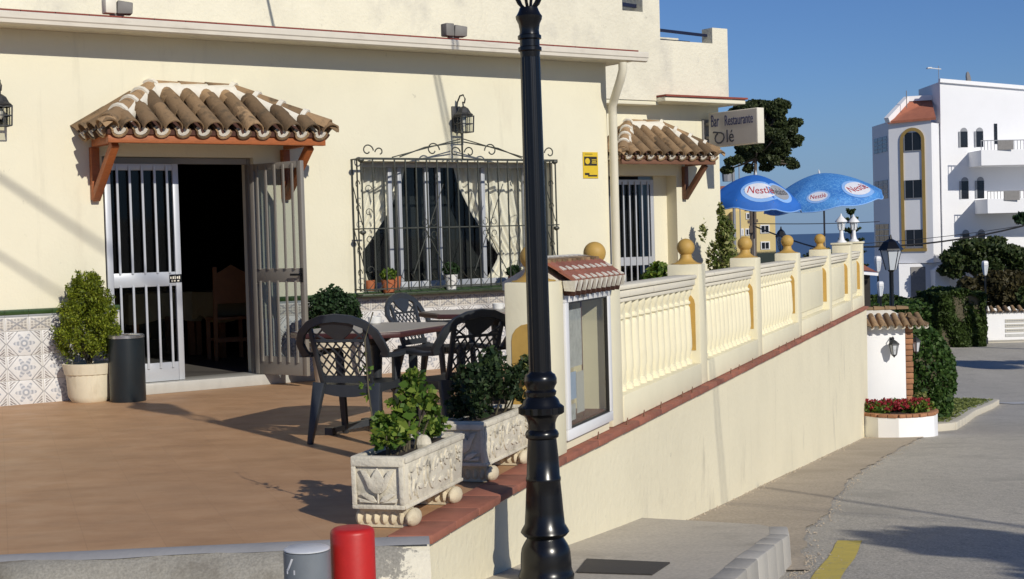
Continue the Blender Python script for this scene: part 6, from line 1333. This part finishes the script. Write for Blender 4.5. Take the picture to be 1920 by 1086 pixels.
# little red-roofed house beside the end pier
lh = thing('small_house', 'small white house with a red tiled roof just right of the balustrade end', 'house', (0, 0, 0)); D3 = 62
mb = MB(); mb.box(xpx(1600, D3), xpx(1632, D3), D3, D3+4, -8, zpx(508, D3)); obj('wall', mb, 'interior_wall', lh)
mb = MB(); mb.add([(xpx(1595, D3), D3-.5, zpx(500, D3)), (xpx(1641, D3), D3-.5, zpx(505, D3)), (xpx(1622, D3), D3+2, zpx(482, D3)), (xpx(1595, D3), D3+2, zpx(482, D3)), (xpx(1641, D3), D3+4.5, zpx(505, D3)), (xpx(1595, D3), D3+4.5, zpx(500, D3))], [(0, 1, 2, 3), (1, 4, 2), (3, 2, 4, 5), (0, 3, 5), (0, 5, 4, 1)]); obj('roof', mb, 'far_roof', lh)
mb = MB(); mb.beam((xpx(1595, D3), D3-.55, zpx(504, D3)), (xpx(1641, D3), D3-.55, zpx(509, D3)), .12, .12); obj('eave_board', mb, 'white_wall', lh)

# ------------------------------------------------------------ distant lamps, poles and wires
def far_lamp(label, px_, ytop, D, hs, colour='black_paint', glassm='frosted_glass', group='street lamps down the hill', w_=1.0, k_=1.0):
    x = xpx(px_, D); zt_ = zpx(ytop, D); zg = gz(x, D)-.2; t = thing('street_lamp', label, 'street lamp', (x, D, zg), 0, group); H_ = zt_-zg
    mb = MB(); mb.lathe([(.10*w_, 0), (.10*w_, .5), (.05*w_, .6), (.045*w_, H_-hs*1.05)], n=10); obj('post', mb, 'black_paint', t, smooth=True)
    mb = MB(); mb.lathe([(.10*hs*k_, H_-hs), (.20*hs*k_, H_-hs*.45)], n=6); obj('lantern_glass', mb, glassm, t)
    mb = MB(); mb.lathe([(.25*hs*k_, H_-hs*.44), (.24*hs*k_, H_-hs*.40), (.14*hs*k_, H_-hs*.2), (.05*hs, H_-hs*.12), (.02*hs, H_)] if colour == 'black_paint' else [(.20*hs, H_-hs*.44), (.21*hs, H_-hs*.30), (.19*hs, H_-hs*.22), (.14*hs, H_-hs*.17), (.001, H_-hs*.15)], n=6)
    for k in range(6): a = k*PI/3; mb.tube([(.105*hs*k_*math.cos(a), .105*hs*k_*math.sin(a), H_-hs), (.205*hs*k_*math.cos(a), .205*hs*k_*math.sin(a), H_-hs*.44)], .012*hs, 4)
    mb.lathe([(.05*hs, H_-hs*1.08), (.11*hs, H_-hs)], n=6); obj('lantern_frame', mb, colour, t); return t
far_lamp('black street lamp with a pale tapered lantern beside the hedge, largest of the distant lamps', 1672, 436, 36, .85, w_=1.2, k_=1.45)
far_lamp('small white topped garden lamp below the large street lamp', 1651, 518, 55, .62, 'white_frame')
far_lamp('small white garden lamp above the tiny red roof', 1647, 470, 75, .9, 'white_frame')
far_lamp('small white lamp head among the garden trees on the right', 1848, 485, 78, .85, 'white_frame')
far_lamp('dim street lamp seen under the plain parasol', 1359, 420, 60, .85, glassm='dark_glass')
far_lamp('dim street lamp between two balustrade balls, against the sea', 1467, 415, 60, .95, glassm='dark_glass')
mb = MB(); mb.tube([(xpx(1417, 58), 58, -6), (xpx(1412, 58), 58, zpx(372, 58))], .10, 8, [1.2, .8]); mb.beam((xpx(1405, 58), 58, zpx(405, 58)), (xpx(1424, 58), 58, zpx(403, 58)), .10, .12); mb.box(xpx(1407, 58), xpx(1416, 58), 57.8, 57.95, zpx(425, 58), zpx(412, 58)); tag(obj('utility_pole', mb, 'bark'), 'wooden utility pole with cables under the plain parasol', 'utility pole')
mb = MB(); mb.tube([(xpx(1380, 100), 100, -6), (xpx(1380, 100), 100, zpx(290, 100))], .10, 6); mb.tube([(xpx(1391, 100), 100, -6), (xpx(1391, 100), 100, zpx(275, 100))], .04, 6); mb.lathe([(.3, zpx(328, 100)), (.35, zpx(312, 100)), (.25, zpx(300, 100))], (xpx(1368, 100), 100, 0), 8); tag(obj('antenna_mast', mb, 'far_rail'), 'thin antenna masts on the red roof below the pine', 'antenna')
def cable(label, pts, r, sag=0, cat='cable'):
    a, c_ = Vector(pts[0]), Vector(pts[1]); P = [a.lerp(c_, i/16)+Vector((0, 0, -sag*4*(i/16)*(1-i/16))) for i in range(17)]; mb = MB(); mb.tube(P, r, 5); return tag(obj('overhead_cable', mb, 'wire', smooth=True), label, cat, 'overhead cables')
cable('thick black cable sagging across the white apartment block', ((xpx(1600, 60), 60, zpx(457, 60)), (xpx(2050, 60), 60, zpx(390, 60))), .035, .45)
cable('thin cable crossing just above the thick one by the white block', ((xpx(1600, 64), 64, zpx(452, 64)), (xpx(2050, 64), 64, zpx(405, 64))), .014, .2)
cable('thin level cable above the sea horizon', ((xpx(1412, 58), 58, zpx(408, 58)), (xpx(1652, 70), 70, zpx(411, 70))), .018, .05)
cable('cable running down from the utility pole to the right', ((xpx(1420, 58), 58, zpx(414, 58)), (xpx(1545, 50), 50, zpx(460, 50))), .03, .05)
# service cables above the frame: their shadows fall on the plaster
A_ = Vector((1.52, 12.45, -.05)); B_ = Vector((1.90, 13.45, -1.14)); nrm_ = (B_-A_).cross(S)
for k, dd in enumerate((0, .14)):
    Q = B_+S*16+Vector((dd, dd*.3, 0)); best = None
    for i in range(400):
        s = 4+i*.02; p = FW(s, 4.95, -2.98); v_ = abs(nrm_.dot(p-(A_+Vector((dd, dd*.3, 0)))))
        if best is None or v_ < best[0]: best = (v_, p)
    P1 = best[1]; cable(['service cable from the street to the upper wall', 'twin service cable from the street to the upper wall'][k], (Q+(Q-P1)*.25, P1), .013, .0)
for k, (sa, za, sb, zb_) in enumerate(((.0, 2.02, 1.0, 1.32), (.0, 1.33, .62, .90))):
    a = FW(sa, za)+S*10; c_ = FW(sb, zb_)+S*14; cable(['street cable passing over the terrace', 'lower street cable passing over the terrace'][k], (a-(c_-a)*1.3, c_+(c_-a)*1.5), .02-.004*k, 0)

_p = Vector((3.09, 13.26, -1.13))+S*13; _q = Vector((3.75, 11.01, -.93))+S*11.5  # unseen stand-in for a branch, placed for its shadow on the road
cable('unseen cable added to throw a branch shadow over the road', (_p+(_p-_q)*.9, _q-(_p-_q)*1.2), .030, .06)
